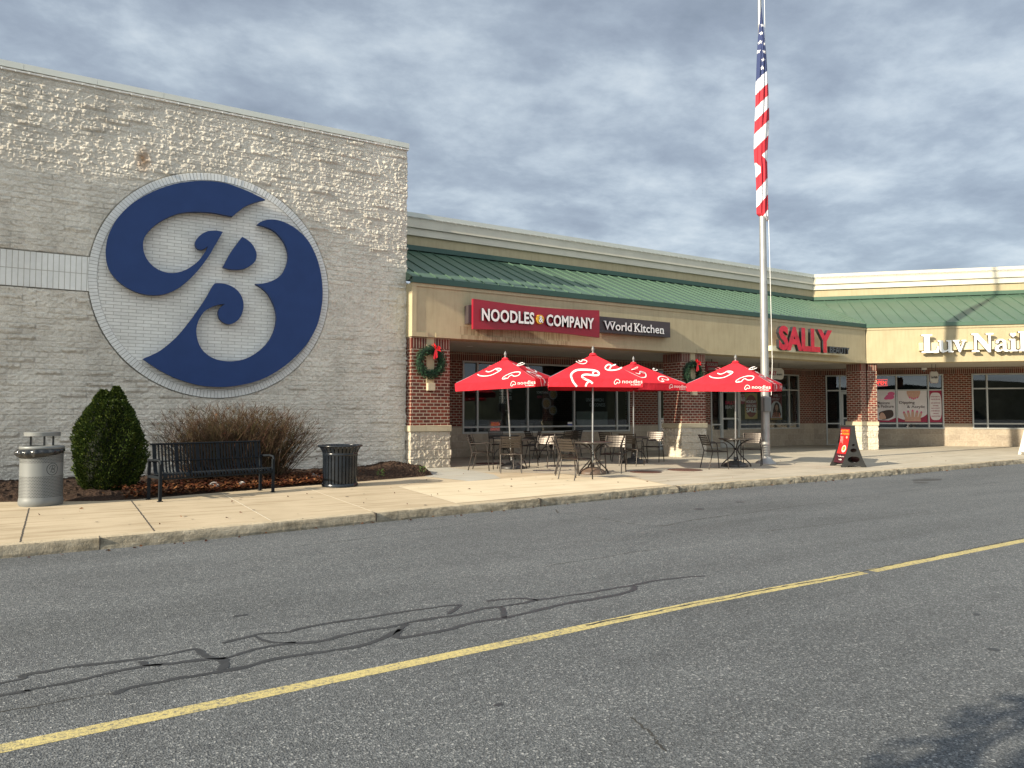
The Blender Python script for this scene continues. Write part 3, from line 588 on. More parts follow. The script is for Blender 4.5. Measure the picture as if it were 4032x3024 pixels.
# logo sign
def q(zx, zy, ox, oy): return (ox+zx*.271248, oy+zy*.271248)
from mathutils import Matrix as _M
CA, SA = cos(R(58.5)), sin(R(58.5)); PT = math.atan(118/2900)
FW = (CA*cos(PT), SA*cos(PT), sin(PT)); RTv = (SA, -CA, 0); UPv = (-CA*sin(PT), -SA*sin(PT), cos(PT))
def onwall(px, py, Y):
    """measured outline point -> metres in the wall plane"""
    r = [FW[i]+RTv[i]*(px-2016)/2900-UPv[i]*(py-1512)/2900 for i in range(3)]; t = Y/r[1]; return (r[0]*t, 1.53+r[2]*t)
def logo():
    A = lambda *L: [q(x, y, 340, 660)+tuple(k) for x, y, *k in L]; B = lambda *L: [q(x, y, 740, 660)+tuple(k) for x, y, *k in L]
    C_ = lambda *L: [q(x, y, 340, 1110)+tuple(k) for x, y, *k in L]; D = lambda *L: [q(x, y, 740, 1110)+tuple(k) for x, y, *k in L]
    s1 = B((1128, 465, 1), (1000, 402), (880, 345), (740, 290), (600, 238), (450, 208), (300, 193))+A((1625, 192), (1450, 208), (1280, 238), (1080, 300), (890, 385), (720, 485), (570, 605), (450, 740), (370, 870), (318, 990), (290, 1120), (283, 1240), (297, 1370), (335, 1480), (395, 1570), (480, 1659))+C_((560, 60), (650, 112), (760, 157), (880, 185), (1000, 192), (1120, 180), (1240, 140), (1350, 80))+A((1455, 1659), (1560, 1560), (1660, 1445), (1780, 1280), (1880, 1110), (1983, 932, 1), (1900, 914), (1830, 914), (1755, 925), (1680, 962), (1620, 1015), (1583, 1075), (1585, 1130), (1610, 1172), (1655, 1192), (1705, 1182), (1740, 1160), (1765, 1137, 1), (1740, 1200), (1700, 1260), (1640, 1340), (1560, 1410), (1450, 1480), (1330, 1520), (1210, 1528), (1090, 1500), (970, 1430), (885, 1335), (840, 1240), (824, 1140), (830, 1060), (865, 975), (940, 885), (1040, 802), (1160, 735), (1300, 675), (1430, 648), (1560, 640), (1700, 642), (1850, 655), (1990, 682), (2122, 706, 1))+B((740, 628), (810, 575), (900, 530), (1000, 496), (1128, 465, 1))[:-1]
    s2 = B((790, 1003, 1), (870, 1053), (930, 1108), (975, 1180), (998, 1260), (985, 1340), (940, 1398), (870, 1445), (790, 1472), (700, 1480), (600, 1472), (510, 1447, 1), (560, 1345), (615, 1245), (690, 1135))
    s3 = B((1003, 826, 1), (1060, 785), (1130, 760), (1220, 752), (1320, 765), (1430, 805), (1540, 865), (1640, 945), (1730, 1040), (1800, 1150), (1860, 1280), (1900, 1400), (1930, 1530))+D((1950, 20), (1956, 170), (1945, 330), (1900, 560), (1820, 750), (1700, 935), (1540, 1105), (1350, 1260), (1130, 1388), (900, 1470), (650, 1515), (440, 1525))+C_((1700, 1510), (1500, 1465), (1280, 1390), (1090, 1295), (960, 1215), (818, 1117, 1), (930, 1070), (1060, 1005), (1200, 900), (1340, 770), (1480, 600), (1620, 410), (1740, 230), (1820, 85), (1866, 20, 1))+D((480, 20), (580, 40), (680, 90), (750, 160), (795, 250), (808, 340), (795, 430), (755, 520), (690, 583), (620, 612), (560, 608), (500, 575), (460, 530), (442, 470), (445, 415), (482, 360), (543, 318, 1), (450, 330), (350, 362), (245, 425), (175, 520), (135, 620), (122, 720), (145, 860), (205, 980), (305, 1072), (430, 1130), (575, 1150), (720, 1143), (850, 1110), (970, 1050), (1090, 958), (1190, 840), (1258, 700), (1287, 560), (1280, 440), (1240, 310), (1165, 175), (1080, 92), (978, 30, 1), (1060, 27), (1180, 0))+B((1290, 1608), (1380, 1528), (1440, 1400), (1459, 1290), (1440, 1180), (1400, 1085), (1340, 1000), (1250, 915), (1130, 858))
    Yf = 17.50; T = thing('letter_sign', 'huge navy blue swirling letter B mounted on the roundel of the off-white wall', 'sign', (CXR, 17.66, CZR))
    for s in (s1, s2, s3):
        P_ = smooth_path(s, 5, True); P_ = [onwall(x, y, Yf) for x, y in P_]
        o = curve_solid('letter_stroke', [[(x-CXR, z-CZR) for x, z in P_]], .12, M['blue'], T, loc=(0, -.04, 0))
logo()
# off-frame entrance block that throws the slanting shade onto the wall
EC = thing('entrance_porch', 'projecting entrance porch at the far end of the off-white wall', 'porch', (-3, 17, SW))
g = MB(); g.box(-9, -3, 17.12, 17.68, 4.38, 7.46); att(g.build('porch_beam', M['stucco']), EC)
g = MB(); g.box(-9, -3, 16.60, 17.115, 4.40, 9.45); att(g.build('porch_parapet', M['cream']), EC)
g = MB(); g.box(-3.4, -3, 16.17, 16.33, 9.6, 12.05); g.box(-3.4, -3.1, 16.33, 17.0, 9.455, 9.9); att(g.build('added_shade_block', M['cream']), EC)  # unseen block added to shade the green roof's eave beside the off-white wall
g = MB(); g.box(-8.8, -8.3, 16.65, 17.1, SW, 4.397); att(g.build('porch_pier', M['wall']), EC)
# ---------------------------------------------------------------- row of shops, main range
SH = thing('shop_row', 'low tan stucco shop row with brick piers and a green metal canopy roof', 'building', (7.62, 17.3, SW))
EX = 26.9; DP = 3.44; UX = EX+.414*DP; UY = 17.3+DP
def colunit(root, x0, x1, y0, y1, z0=SW, strip=None, wing=False):
    A_ = (lambda o: att(o, root)) if not wing else (lambda o: (setattr(o, 'parent', root), o)[1])
    c = MB().box(x0+.015, x1-.015, y0+.015, y1-.015, 1.235, 3.23).build('brick_pier', M['brick']); A_(c)
    s = MB().box(x0+.011, x1-.011, y0+.011, y1-.011, 3.232, 3.518).build('soldier_course', M['brick_edge']); s.parent = c
    k = MB().box(x0-.03, x1+.03, y0-.03, y1+.03, 1.075, 1.233).build('cap_stone', M['cast'], bevel=.012); k.parent = c
    b = rough_wall('split_block_base', [(x0, y0), (x1, y0), (x1, y1), (x0, y1)], z0-.005, 1.073, .01178, .2355, .46, .030, M['colblock'], closed=True); b.parent = c
    return c
c1 = colunit(SH, 7.63, 8.76, 17.4, 18.2); c2 = colunit(SH, 17.06, 18.19, 17.4, 18.25)
for c, xm in ((c1, 8.17), (c2, 17.59)):
    b = MB().box(xm-.11, xm+.11, 17.388, 17.45, 2.33, 3.52).build('stucco_strip', M['stucco']); b.parent = c
    b = MB().box(xm-.105, xm+.105, 17.30, 17.42, 2.135, 2.33).build('electrical_box', M['cast'], bevel=.008); b.parent = c
c3 = colunit(SH, 26.66, 27.05, 17.4, 18.05)
# fascia beam and its raised border
b = MB().box(7.615, EX-.004, 17.325, 17.9, 3.52, 4.905); b.box(7.62, 7.9, 17.9, 20.7, 3.56, 4.9); f1 = att(b.build('fascia_beam', M['stucco']), SH)
b = MB().box(7.61, EX-.006, 17.30, 17.324, 4.812, 4.90); b.box(7.61, 7.73, 17.30, 17.324, 3.635, 4.81)
for xa, xb in ((7.61, 8.055), (8.285, 17.48), (17.70, EX-.006)): b.box(xa, xb, 17.30, 17.324, 3.518, 3.633)
o = b.build('raised_border', M['stucco']); o.parent = f1
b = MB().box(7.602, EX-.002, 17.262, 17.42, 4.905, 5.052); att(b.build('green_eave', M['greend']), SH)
b = MB().add([(7.602, 17.262, 5.053), (EX, 17.262, 5.053), (UX, UY, 6.55), (7.602, UY, 6.55), (7.602, 17.262, 4.93), (7.602, UY, 4.93)], [(0, 1, 2, 3), (0, 3, 5, 4)])
b = MB(); b.add([(7.602, 17.262, 5.053), (EX, 17.262, 5.053), (UX, UY, 6.55), (7.602, UY, 6.55), (7.602, 17.3, 5.0), (7.602, UY, 5.0)], [(0, 1, 2, 3), (0, 3, 5, 4)])
rf = att(b.build('metal_roof', M['green']), SH)
b = MB()
def rz_(y): return 5.053+(y-17.262)/(UY-17.262)*(6.55-5.053)
x = 7.85
while x < UX-.05:
    y0 = 17.262; y1 = UY-.10
    if x > EX: y0 = 17.262+(x-EX)/.414
    if y1-y0 > .15:
        h = .03; b.add([(x-.012, y0, rz_(y0)-.01), (x+.012, y0, rz_(y0)-.01), (x+.012, y0, rz_(y0)+h), (x-.012, y0, rz_(y0)+h), (x-.012, y1, rz_(y1)-.01), (x+.012, y1, rz_(y1)-.01), (x+.012, y1, rz_(y1)+h), (x-.012, y1, rz_(y1)+h)], [(0, 1, 2, 3), (5, 4, 7, 6), (0, 3, 7, 4), (1, 5, 6, 2), (3, 2, 6, 7)])
    x += .465
sm_ = fixn(b.build('standing_seams', M['green'])); sm_.parent = rf
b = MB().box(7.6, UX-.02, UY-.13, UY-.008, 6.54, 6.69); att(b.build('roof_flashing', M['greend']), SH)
# upper wall and stepped cornice
def cornice(root, x0, x1, y, wing=False, xe=0):
    A_ = (lambda o: att(o, root)) if not wing else (lambda o: (setattr(o, 'parent', root), o)[1])
    u = A_(MB().box(x0, x1, y, y+.3, 6.5, 7.008).build('upper_wall', M['stucco']))
    s = -1 if wing else 1
    def b_(dy, z0, z1): 
        d = dy*.414
        xa, xb = (x0+(-d if wing else 0)*0, x1-(d if not wing else 0)) if not wing else (x0+d, x1)
        return MB().box(xa, xb, y-dy, y+.3, z0, z1)
    c = A_(b_(.07, 7.01, 7.238).build('cornice', M['cream'], bevel=.004))
    d = b_(.13, 7.242, 7.555).build('cornice_step', M['cream'], bevel=.004); d.parent = c
    e = b_(.18, 7.557, 7.685).build('roof_coping', M['coping'] if not wing else M['cream']); e.parent = c
    return u
cornice(SH, 7.64, UX, UY)
# soffit, storefront
b = MB().box(7.9, 28.3, 17.9, 21.38, 3.56, 3.60); att(b.build('soffit', M['soffit']), SH)
for x in (10.4, 14.6, 19.6, 23.5):
    b = MB().lathe([(.10, 3.556), (.10, 3.552), (.07, 3.55)], 16, c=(x, 19.4)); att(b.build('recessed_light', M['chalk']), SH)
b = MB().box(7.9, 29.3, 17.9, 21.5, 4.87, 4.9); b.box(8, 29, 21.5, 30, 7.4, 7.6); att(b.build('roof_deck', M['inter']), SH)
def sfront(root, y, x0, x1, openings, wing=False):
    """storefront wall between openings; each opening is (xa, xb, sill, top)"""
    A_ = (lambda o: att(o, root)) if not wing else (lambda o: (setattr(o, 'parent', root), o)[1])
    edges = sorted(openings); xs = x0; piers = []
    for xa, xb, sl_, tp in edges: piers.append((xs, xa)); xs = xb
    piers.append((xs, x1)); th = .22
    w = A_(MB().box(x0, x1, y+.15, y+.21, 3.3, 3.5).build('lintel', M['brick']))
    for a, b in piers:
        if b-a > .01: o = MB().box(a, b, y, y+th, 1.10, 3.24).build('brick_wall', M['brick']); o.parent = w
    g = MB(); g.box(x0, x1, y-.003, y+th, 3.285, 3.54); o = g.build('soldier_course', M['brick_edge']); o.parent = w
    g = MB(); g.box(x0, x1, y-.001, y+th, 3.542, 3.62); g.box(x0, x1, y+.002, y+th, 3.242, 3.283); o = g.build('header_course', M['brick']); o.parent = w
    for a, b in piers:
        if b-a > .01: o = MB().box(a, b, y-.006, y+th, .885, 1.098).build('smooth_block_band', M['blocksmooth']); o.parent = w
    g = MB(); xs = x0
    for xa, xb, sl_, tp in edges:
        if sl_ < .5: g.box(xs, xa, y-.004, y+th, SW-.01, .883); xs = xb
    g.box(xs, x1, y-.004, y+th, SW-.01, .883); o = g.build('block_base', M['blockrough']); o.parent = w
def window(root, y, xa, xb, z0, z1, mull, bars, wing=False, door=None, name='shop_window'):
    A_ = (lambda o: att(o, root)) if not wing else (lambda o: (setattr(o, 'parent', root), o)[1])
    fw_ = .055; g = MB(); ya, yb = y-.03, y+.07
    g.box(xa, xa+fw_, ya, yb, z0, z1); g.box(xb-fw_, xb, ya, yb, z0, z1); g.box(xa+fw_, xb-fw_, ya+.001, yb, z1-fw_, z1); g.box(xa+fw_, xb-fw_, ya+.001, yb, z0, z0+(fw_ if z0 > .5 else .02))
    xs = [xa]+list(mull)+[xb]
    for m in mull: g.box(m-.03, m+.03, ya+.002, yb, z0+fw_, z1-fw_)
    for i in range(len(xs)-1):
        if door and i in door: continue
        for zb in bars: g.box(xs[i]+(.056 if i == 0 else .031), xs[i+1]-(.056 if i == len(xs)-2 else .031), ya+.004, yb, zb-.028, zb+.028)
    f = A_(g.build(name+'_frame', M['alu']))
    g = MB(); g.add([(xa, y+.03, z0), (xb, y+.03, z0), (xb, y+.03, z1), (xa, y+.03, z1)], [(0, 1, 2, 3)]); p = g.build('pane', M['glass']); p.parent = f
    if door:
        for i in door:
            a, b = xs[i]+.03, xs[i+1]-.03; g = MB(); zt = 2.52
            g.box(a+.005, a+.095, ya-.012, yb-.02, z0+.03, zt); g.box(b-.095, b-.005, ya-.012, yb-.02, z0+.03, zt); g.box(a+.095, b-.095, ya-.011, yb-.02, zt-.10, zt); g.box(a+.095, b-.095, ya-.011, yb-.02, z0+.03, z0+.24); g.box(a+.095, b-.095, ya-.008, yb-.02, 1.30, 1.37)
            g.box(a, b, ya+.003, yb, zt+.02, zt+.08)
            o = g.build('door_frame', M['alu']); o.parent = f
            g = MB(); g.tube([(b-.13, ya-.015, 1.0), (b-.13, ya-.07, 1.03), (b-.13, ya-.07, 1.42), (b-.13, ya-.015, 1.45)], .012, 6); o = g.build('door_handle', M['steel']); o.parent = f
    return f
YS = 21.4
sfront(SH, YS, 7.9, 29.2, [(11.21, 18.31, .88, 3.28), (19.74, 21.6, .13, 3.28), (22.62, 28.18, .88, 3.28)])
window(SH, YS, 11.21, 18.31, .88, 3.28, [11.77, 13.75, 15.73, 17.70], [1.095])
window(SH, YS, 19.74, 21.6, SW, 3.28, [20.85], [1.095], door=[0], name='shop_door')
# the beauty shop's front: sidelight, door and window in one frame
window(SH, YS, 22.62, 24.30, SW, 3.28, [23.18], [1.095, 2.58], door=[1], name='shop_door')
window(SH, YS, 24.305, 28.18, .88, 3.28, [25.95, 27.50], [1.095, 2.585])
g = MB(); g.box(22.62, 23.15, YS-.003, YS+.2, SW-.01, .86); att(g.build('sidelight_base', M['blockrough']), SH)
g = MB()
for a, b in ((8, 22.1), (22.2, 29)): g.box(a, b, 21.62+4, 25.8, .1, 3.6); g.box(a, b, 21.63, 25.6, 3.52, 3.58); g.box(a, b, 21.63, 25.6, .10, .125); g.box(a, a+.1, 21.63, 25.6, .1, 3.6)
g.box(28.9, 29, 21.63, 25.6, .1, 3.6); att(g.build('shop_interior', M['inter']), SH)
def interior_bits():
    g = MB(); rnd = random.Random(3)
    for x in np.arange(11.8, 18, .9): g.box(x, x+.5, 23, 23.5, .13, .13+rnd.uniform(.7, 1.3))
    for x in np.arange(23, 28.5, .6): g.box(x, x+.45, 22.9, 23.3, .13, .13+rnd.uniform(1.0, 1.9))
    att(g.build('interior_fittings', plain('dim_fittings', (.07, .066, .06), .8, 0, .5, 3)), SH)
interior_bits()
# ---------------------------------------------------------------- wing turned 45 degrees
WG = thing('shop_wing', 'sunlit cream stucco shop wing angled towards the road at the end of the row', 'building', (EX, 17.3, 0), R(-45))
def wl(o): o.parent = WG; return o
LW = 22
b = MB().box(.004, LW, .025, .6, 3.52, 4.905); f2 = wl(b.build('fascia_beam', M['stucco']))
b = MB().box(.006, LW, 0, .024, 4.812, 4.90); b.box(.006, LW, 0, .024, 3.518, 3.60); o = b.build('raised_border', M['stucco']); o.parent = f2
b = MB().box(.002, LW, -.038, .12, 4.905, 5.052); wl(b.build('green_eave', M['green']))
ux = -(.414*DP); d0 = -.038
b = MB(); b.add([(0, d0, 5.053), (LW, d0, 5.053), (LW, DP, 6.55), (ux, DP, 6.55)], [(0, 1, 2, 3)]); rf2 = wl(b.build('metal_roof', M['green']))
b = MB(); x = -.95
def rz2(y): return 5.053+(y-d0)/(DP-d0)*(6.55-5.053)
while x < LW:
    y0 = d0; y1 = DP-.10
    if x < 0: y0 = d0+(-x)/.414
    if y1-y0 > .15:
        h = .03; b.add([(x-.012, y0, rz2(y0)-.01), (x+.012, y0, rz2(y0)-.01), (x+.012, y0, rz2(y0)+h), (x-.012, y0, rz2(y0)+h), (x-.012, y1, rz2(y1)-.01), (x+.012, y1, rz2(y1)-.01), (x+.012, y1, rz2(y1)+h), (x-.012, y1, rz2(y1)+h)], [(0, 1, 2, 3), (5, 4, 7, 6), (0, 3, 7, 4), (1, 5, 6, 2), (3, 2, 6, 7)])
    x += .475
o = fixn(b.build('standing_seams', M['green'])); o.parent = rf2
b = MB(); b.add([(-.02, d0, 5.06), (.02, d0, 5.06), (ux+.04, DP, 6.57), (ux-.0, DP, 6.57)], [(0, 1, 2, 3)]); b.tube([(0, d0, 5.055), (ux, DP, 6.555)], .014, 6); o = b.build('valley_flashing', M['green']); o.parent = rf2
b = MB().box(ux+.03, LW, DP-.13, DP-.008, 6.54, 6.69); wl(b.build('roof_flashing', M['green']))
cornice(WG, ux, LW, DP, True)
b = MB().box(-1.7, LW, .6, 4.5, 3.562, 3.602); wl(b.build('soffit', M['soffit']))
b = MB().box(-1.2, LW, .6, 4.6, 4.87, 4.9); b.box(-1.5, LW, 4.6, 14, 7.4, 7.6); wl(b.build('roof_deck', M['inter']))
cw = colunit(WG, .03, .40, .12, .85, wing=True)
cw2 = colunit(WG, 9.6, 10.7, .12, .9, wing=True)
YW = 4.525; S0 = -1.27
sfront(WG, YW, S0, LW, [(-.75, 1.0, .13, 3.30), (1.30, 4.06, .88, 3.30), (5.17, 12.5, .88, 3.30)], True)
window(WG, YW, -.75, 1.0, SW, 3.28, [-.15], [1.10, 2.585], True, door=[1], name='shop_door')
g = MB(); g.box(-.75, -.18, YW-.003, YW+.2, SW-.01, .88); wl(g.build('sidelight_base', M['blockrough']))
window(WG, YW, 1.30, 4.06, .88, 3.28, [2.20-.02, 3.46], [1.11, 2.585], True)
window(WG, YW, 5.17, 12.5, .88, 3.28, [5.76, 8.1, 10.4], [1.11, 2.63], True)
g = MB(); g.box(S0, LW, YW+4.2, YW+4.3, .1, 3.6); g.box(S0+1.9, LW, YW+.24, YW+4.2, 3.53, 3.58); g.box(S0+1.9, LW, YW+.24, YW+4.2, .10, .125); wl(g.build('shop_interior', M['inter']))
# ---------------------------------------------------------------- fairy lights along the parapets
def fairy(name, label, pts, n, down=.05):
    t = thing(name, label, 'string lights', pts[0], group='white string lights along the roof edges'); a = Vector(pts[0]); b_ = Vector(pts[1]); g = MB(); g2 = MB()
    for i in range(n):
        p = (b_-a)*(i/n); p2 = (b_-a)*((i+1)/n); m_ = (p+p2)/2+Vector((0, 0, -.012)); g.tube([p, m_, p2], .006, 4, cap=False)
        g2.tube([p, p+Vector((0, -.005, -down*.8))], .006, 4)
    g.build('wire', M['white'], t); g2.build('bulbs', M['clear'], t)
fairy('string_lights', 'white icicle string lights under the coping of the tall off-white wall', [(-3, 17.64, 8.46), (7.66, 17.64, 8.46)], 46)
fairy('string_lights', 'white icicle string lights along the shaded shop parapet above the green canopy', [(7.7, UY-.2, 7.545), (UX-.07, UY-.2, 7.545)], 88)
w0 = (EX+(ux+.08)*.7071+(DP-.2)*.7071, 17.3-(ux+.08)*.7071+(DP-.2)*.7071, 7.545); w1 = (w0[0]+16*.7071, w0[1]-16*.7071, 7.545)
fairy('string_lights', 'white icicle string lights along the sunlit parapet of the angled wing', [w0, w1], 64)
#PART3
# ---------------------------------------------------------------- wall signs
def restaurant_sign():
    ox = 9.2; T = thing('restaurant_sign', 'bow-tie shaped red restaurant sign with white capital letters on the shaded fascia', 'sign', (ox, 17.29, 3.7))
    L = lambda n, g, m, **k: g.build(n, m, T, loc=(-ox, -17.29, -3.7), **k)
    top = [(9.21+4.2*t, 4.565-.065*sin(pi*t)) for t in np.linspace(0, 1, 17)]; bot = [(9.21+4.2*t, 3.76+.065*sin(pi*t)) for t in np.linspace(1, 0, 17)]
    fixn(L('red_panel', MB().prism(top+bot, 16.98, 17.075), M['red']))
    fixn(L('mounting_bar', MB().box(9.12, 9.9, 17.08, 17.295, 3.915, 4.405), M['dkbrown']))
    mats = [M['white'], M['dark']]
    for s, x0, x1, z0, z1 in (('NOODLES', 9.43, 11.08, 3.99, 4.325), ('COMPANY', 11.49, 13.15, 3.985, 4.31)):
        o = text('channel_letters', s, (x0, z0, x1-x0, z1-z0), .07, mats, T, bold=.028, space=1.06); o.location = (-ox, 16.975-17.29, -3.7)
    g = MB(); n = 36; g.prism([(11.283+.125*cos(2*pi*k/n), 4.148+.128*sin(2*pi*k/n)) for k in range(n)], 16.905, 16.98); fixn(L('ampersand_disc', g, M['yellowl']))
    o = text('ampersand', '&', (11.215, 4.055, .14, .185), .03, mats, T, bold=.02); o.location = (-ox, 16.903-17.29, -3.7)
    T2 = thing('panel_sign', 'long dark brown sign panel with cream serif letters beside the red restaurant sign', 'sign', (14.9, 17.29, 3.9))
    fixn(MB().box(13.42, 16.31, 17.08, 17.295, 3.935, 4.41).build('brown_panel', M['dkbrown'], T2, loc=(-14.9, -17.29, -3.9), bevel=.004))
    for s, x0, x1 in (('World', 13.63, 14.68), ('Kitchen', 14.80, 15.98)):
        o = text('channel_letters', s, (x0, 4.02, x1-x0, .255), .05, mats, T2, bold=.012); o.location = (-14.9, 17.075-17.29, -3.9)
    g = MB()   # slab serifs of the lettering
    for x, w, z in ((13.66, .09, 4.262), (13.93, .08, 4.262), (14.84, .09, 4.262), (14.84, .10, 4.022), (14.985, .07, 4.262), (14.995, .07, 4.022), (15.085, .10, 4.022), (15.07, .05, 4.195), (15.43, .0, 4.02), (15.88, .08, 4.022), (15.97, .07, 4.022)):
        if w: g.box(x-w/2, x+w/2, 17.024, 17.05, z, z+.018)
    g.build('letter_serifs', M['white'], T2, loc=(-14.9, -17.29, -3.9))
restaurant_sign()
def sally():
    T = thing('beauty_shop_sign', 'big red block letters with small dark letters on a cream raceway near the roof corner', 'sign', (23.1, 17.29, 3.7)); lo = (-23.1, -17.29, -3.7)
    g = MB().box(21.06, 25.2, 17.10, 17.295, 3.735, 3.915); g.build('raceway', plain('raceway_cream', (.66, .60, .42), .6), T, loc=lo, bevel=.004)
    o = text('red_letters', 'SALLY', (21.33, 3.765, 2.98, .865), .12, [M['redlet'], M['dark']], T, bold=.045, space=.98); o.location = (-23.1, 16.98+.12-17.29, -3.7)
    o = text('dark_letters', 'BEAUTY', (24.18, 3.785, 1.18, .245), .12, [plain('grey_blue_acrylic', (.05, .065, .08), .3), M['dark']], T, bold=.012); o.location = (-23.1, 16.98+.12-17.29, -3.7)
sally()
def nails():
    c = lambda s: (EX+s*.7071, 17.3-s*.7071)
    T = thing('nail_salon_sign', 'white serif letters with a heart over the i on the sunlit cream fascia', 'sign', (*c(1.9), 3.87), R(-45)); mats = [M['white'], M['dark']]
    L_ = [(0, 0), (.60, 0), (.60, .24), (.55, .24), (.50, .08), (.29, .07), (.29, .63), (.38, .65), (.38, .70), (0, .70), (0, .65), (.09, .63), (.09, .07), (0, .05)]
    N_ = [(0, 0), (.26, 0), (.26, .05), (.17, .07), (.17, .50), (.56, -.02), (.64, -.02), (.64, .63), (.74, .65), (.74, .70), (.48, .70), (.48, .65), (.57, .63), (.57, .25), (.22, .70), (0, .70), (0, .65), (.09, .62), (.09, .07), (0, .05)]
    v_ = [(.0, .465), (0, .42), (.05, .41), (.21, 0), (.26, 0), (.41, .41), (.46, .42), (.46, .465), (.30, .465), (.30, .42), (.345, .41), (.27, .17), (.19, .41), (.23, .42), (.23, .465)]
    u_ = [(0, .465), (0, .42), (.06, .41), (.06, .12), (.10, .03), (.18, -.01), (.28, .02), (.36, .07), (.36, 0), (.54, 0), (.54, .045), (.48, .06), (.48, .465), (.30, .465), (.30, .42), (.36, .41), (.36, .12), (.28, .075), (.22, .08), (.19, .13), (.19, .465)]
    a_ = [(.04, .33), (.06, .41), (.15, .47), (.28, .47), (.38, .41), (.40, .33), (.40, .10), (.43, .06), (.49, .06), (.49, .02), (.42, -.01), (.33, 0), (.29, .05), (.20, 0), (.10, -.01), (.02, .04), (.01, .13), (.06, .21), (.16, .26), (.28, .29), (.28, .36), (.24, .42), (.18, .42), (.15, .38), (.15, .33), (.10, .30)]
    ah = [(.28, .24), (.18, .20), (.14, .13), (.16, .07), (.22, .06), (.28, .10)]
    i_ = [(0, 0), (.28, 0), (.28, .05), (.21, .06), (.21, .465), (0, .465), (0, .42), (.07, .41), (.07, .06), (0, .05)]
    l_ = [(0, 0), (.28, 0), (.28, .05), (.21, .06), (.21, .74), (0, .74), (0, .69), (.07, .68), (.07, .06), (0, .05)]
    s_ = smooth_path([(.0, .0, 1), (.04, .14, 1), (.10, .05), (.18, .04), (.21, .09), (.17, .16), (.06, .24), (.01, .33), (.05, .43), (.17, .47), (.24, .45), (.30, .47, 1), (.30, .33, 1), (.24, .41), (.16, .43), (.13, .38), (.18, .31), (.31, .22), (.36, .13), (.31, .03), (.19, -.01), (.08, .02)], 3, True)
    hp = [(.14+.10*(16*sin(t)**3)/16*1.05, .615+.10*(13*cos(t)-5*cos(2*t)-2*cos(3*t)-cos(4*t))/16) for t in np.linspace(0, 2*pi, 40)[:-1]]
    for nm, loops, x in (('letter', [L_], 0), ('letter', [u_], .56), ('letter', [v_], 1.08), ('letter', [N_], 1.72), ('letter', [a_, ah], 2.48), ('letter', [i_], 2.97), ('heart', [hp], 2.97), ('letter', [l_], 3.28), ('letter', [s_], 3.60)):
        curve_solid(nm, loops, .10, mats, T, loc=(x, -.13, 0))
    MB().box(-.05, 4.05, -.125, -.003, .10, .40).build('raceway', plain('raceway_yellow', (.66, .58, .38), .6), T)
nails()
# ---------------------------------------------------------------- hanging blade signs
def blade(name, label, x, y, z, shape, fill):
    T = thing(name, label, 'sign', (x, y, z)); fill(T); return T
def nb(T):
    fixn(MB().box(-.31, .31, -.02, .02, -.19, .17).build('board', M['postdred'], T)); text('lettering', 'OODLES', (-.28, .01, .56, .115), .01, M['wtxt'], T, bold=.02).location = (0, -.021, 0); text('lettering', 'COMPANY', (-.22, -.14, .44, .085), .01, M['wtxt'], T, bold=.02).location = (0, -.021, 0)
    MB().box(-.01, .01, -.01, .01, .17, .26).build('bracket', M['black'], T)
blade('hanging_sign', 'small dark red hanging sign under the soffit behind the middle brick pier', 20.59, 19.4, 3.3, None, nb)
def cloudp(w, h):
    P = []
    for k in range(48): t = 2*pi*k/48; e = 4; P.append((w*abs(cos(t))**(2/e)*(1 if cos(t) > 0 else -1)*(1+.03*sin(6*t)), h*abs(sin(t))**(2/e)*(1 if sin(t) > 0 else -1)*(1+.04*cos(6*t))))
    return P
def sb(T):
    curve_solid('board', [cloudp(.56, .235)], .05, M['signcream'], T, loc=(0, .02, 0)); curve_solid('rim', [cloudp(.58, .255)], .03, M['inter'], T, loc=(0, .03, 0))
    text('lettering', 'SALLY', (-.40, -.07, .50, .17), .01, M['postred'], T, bold=.03).location = (0, -.031, 0); text('lettering', 'BEAUTY', (.12, -.07, .34, .065), .01, M['inter'], T).location = (0, -.031, 0)
    for x in (-.3, .3): MB().tube([(x, 0, .22), (x, 0, .45)], .008, 6).build('hanging_rod', M['black'], T)
blade('hanging_sign', 'cream scalloped hanging sign with red letters behind the flagpole', 24.05, 19.4, 3.13, None, sb)
def lb(T):
    curve_solid('board', [cloudp(.15, .235)], .06, M['signcream'], T, loc=(0, .02, 0)); curve_solid('rim', [cloudp(.165, .25)], .04, plain('dull_pink', (.35, .22, .20), .6), T, loc=(0, .03, 0))
    text('lettering', 'Luv Nails', (-.11, -.05, .22, .10), .01, M['inter'], T, bold=.01).location = (0, -.045, 0)
    for x in (-.07, .07): MB().tube([(x, 0, .22), (x, 0, .54)], .008, 6).build('hanging_rod', M['black'], T)
t = blade('hanging_sign', 'small pale oval hanging sign in front of the nail poster window', EX+(2.96+2.0)*.7071, 17.3+(-2.96+2.0)*.7071, 3.03, None, lb); t.rotation_euler = (0, 0, R(-45))
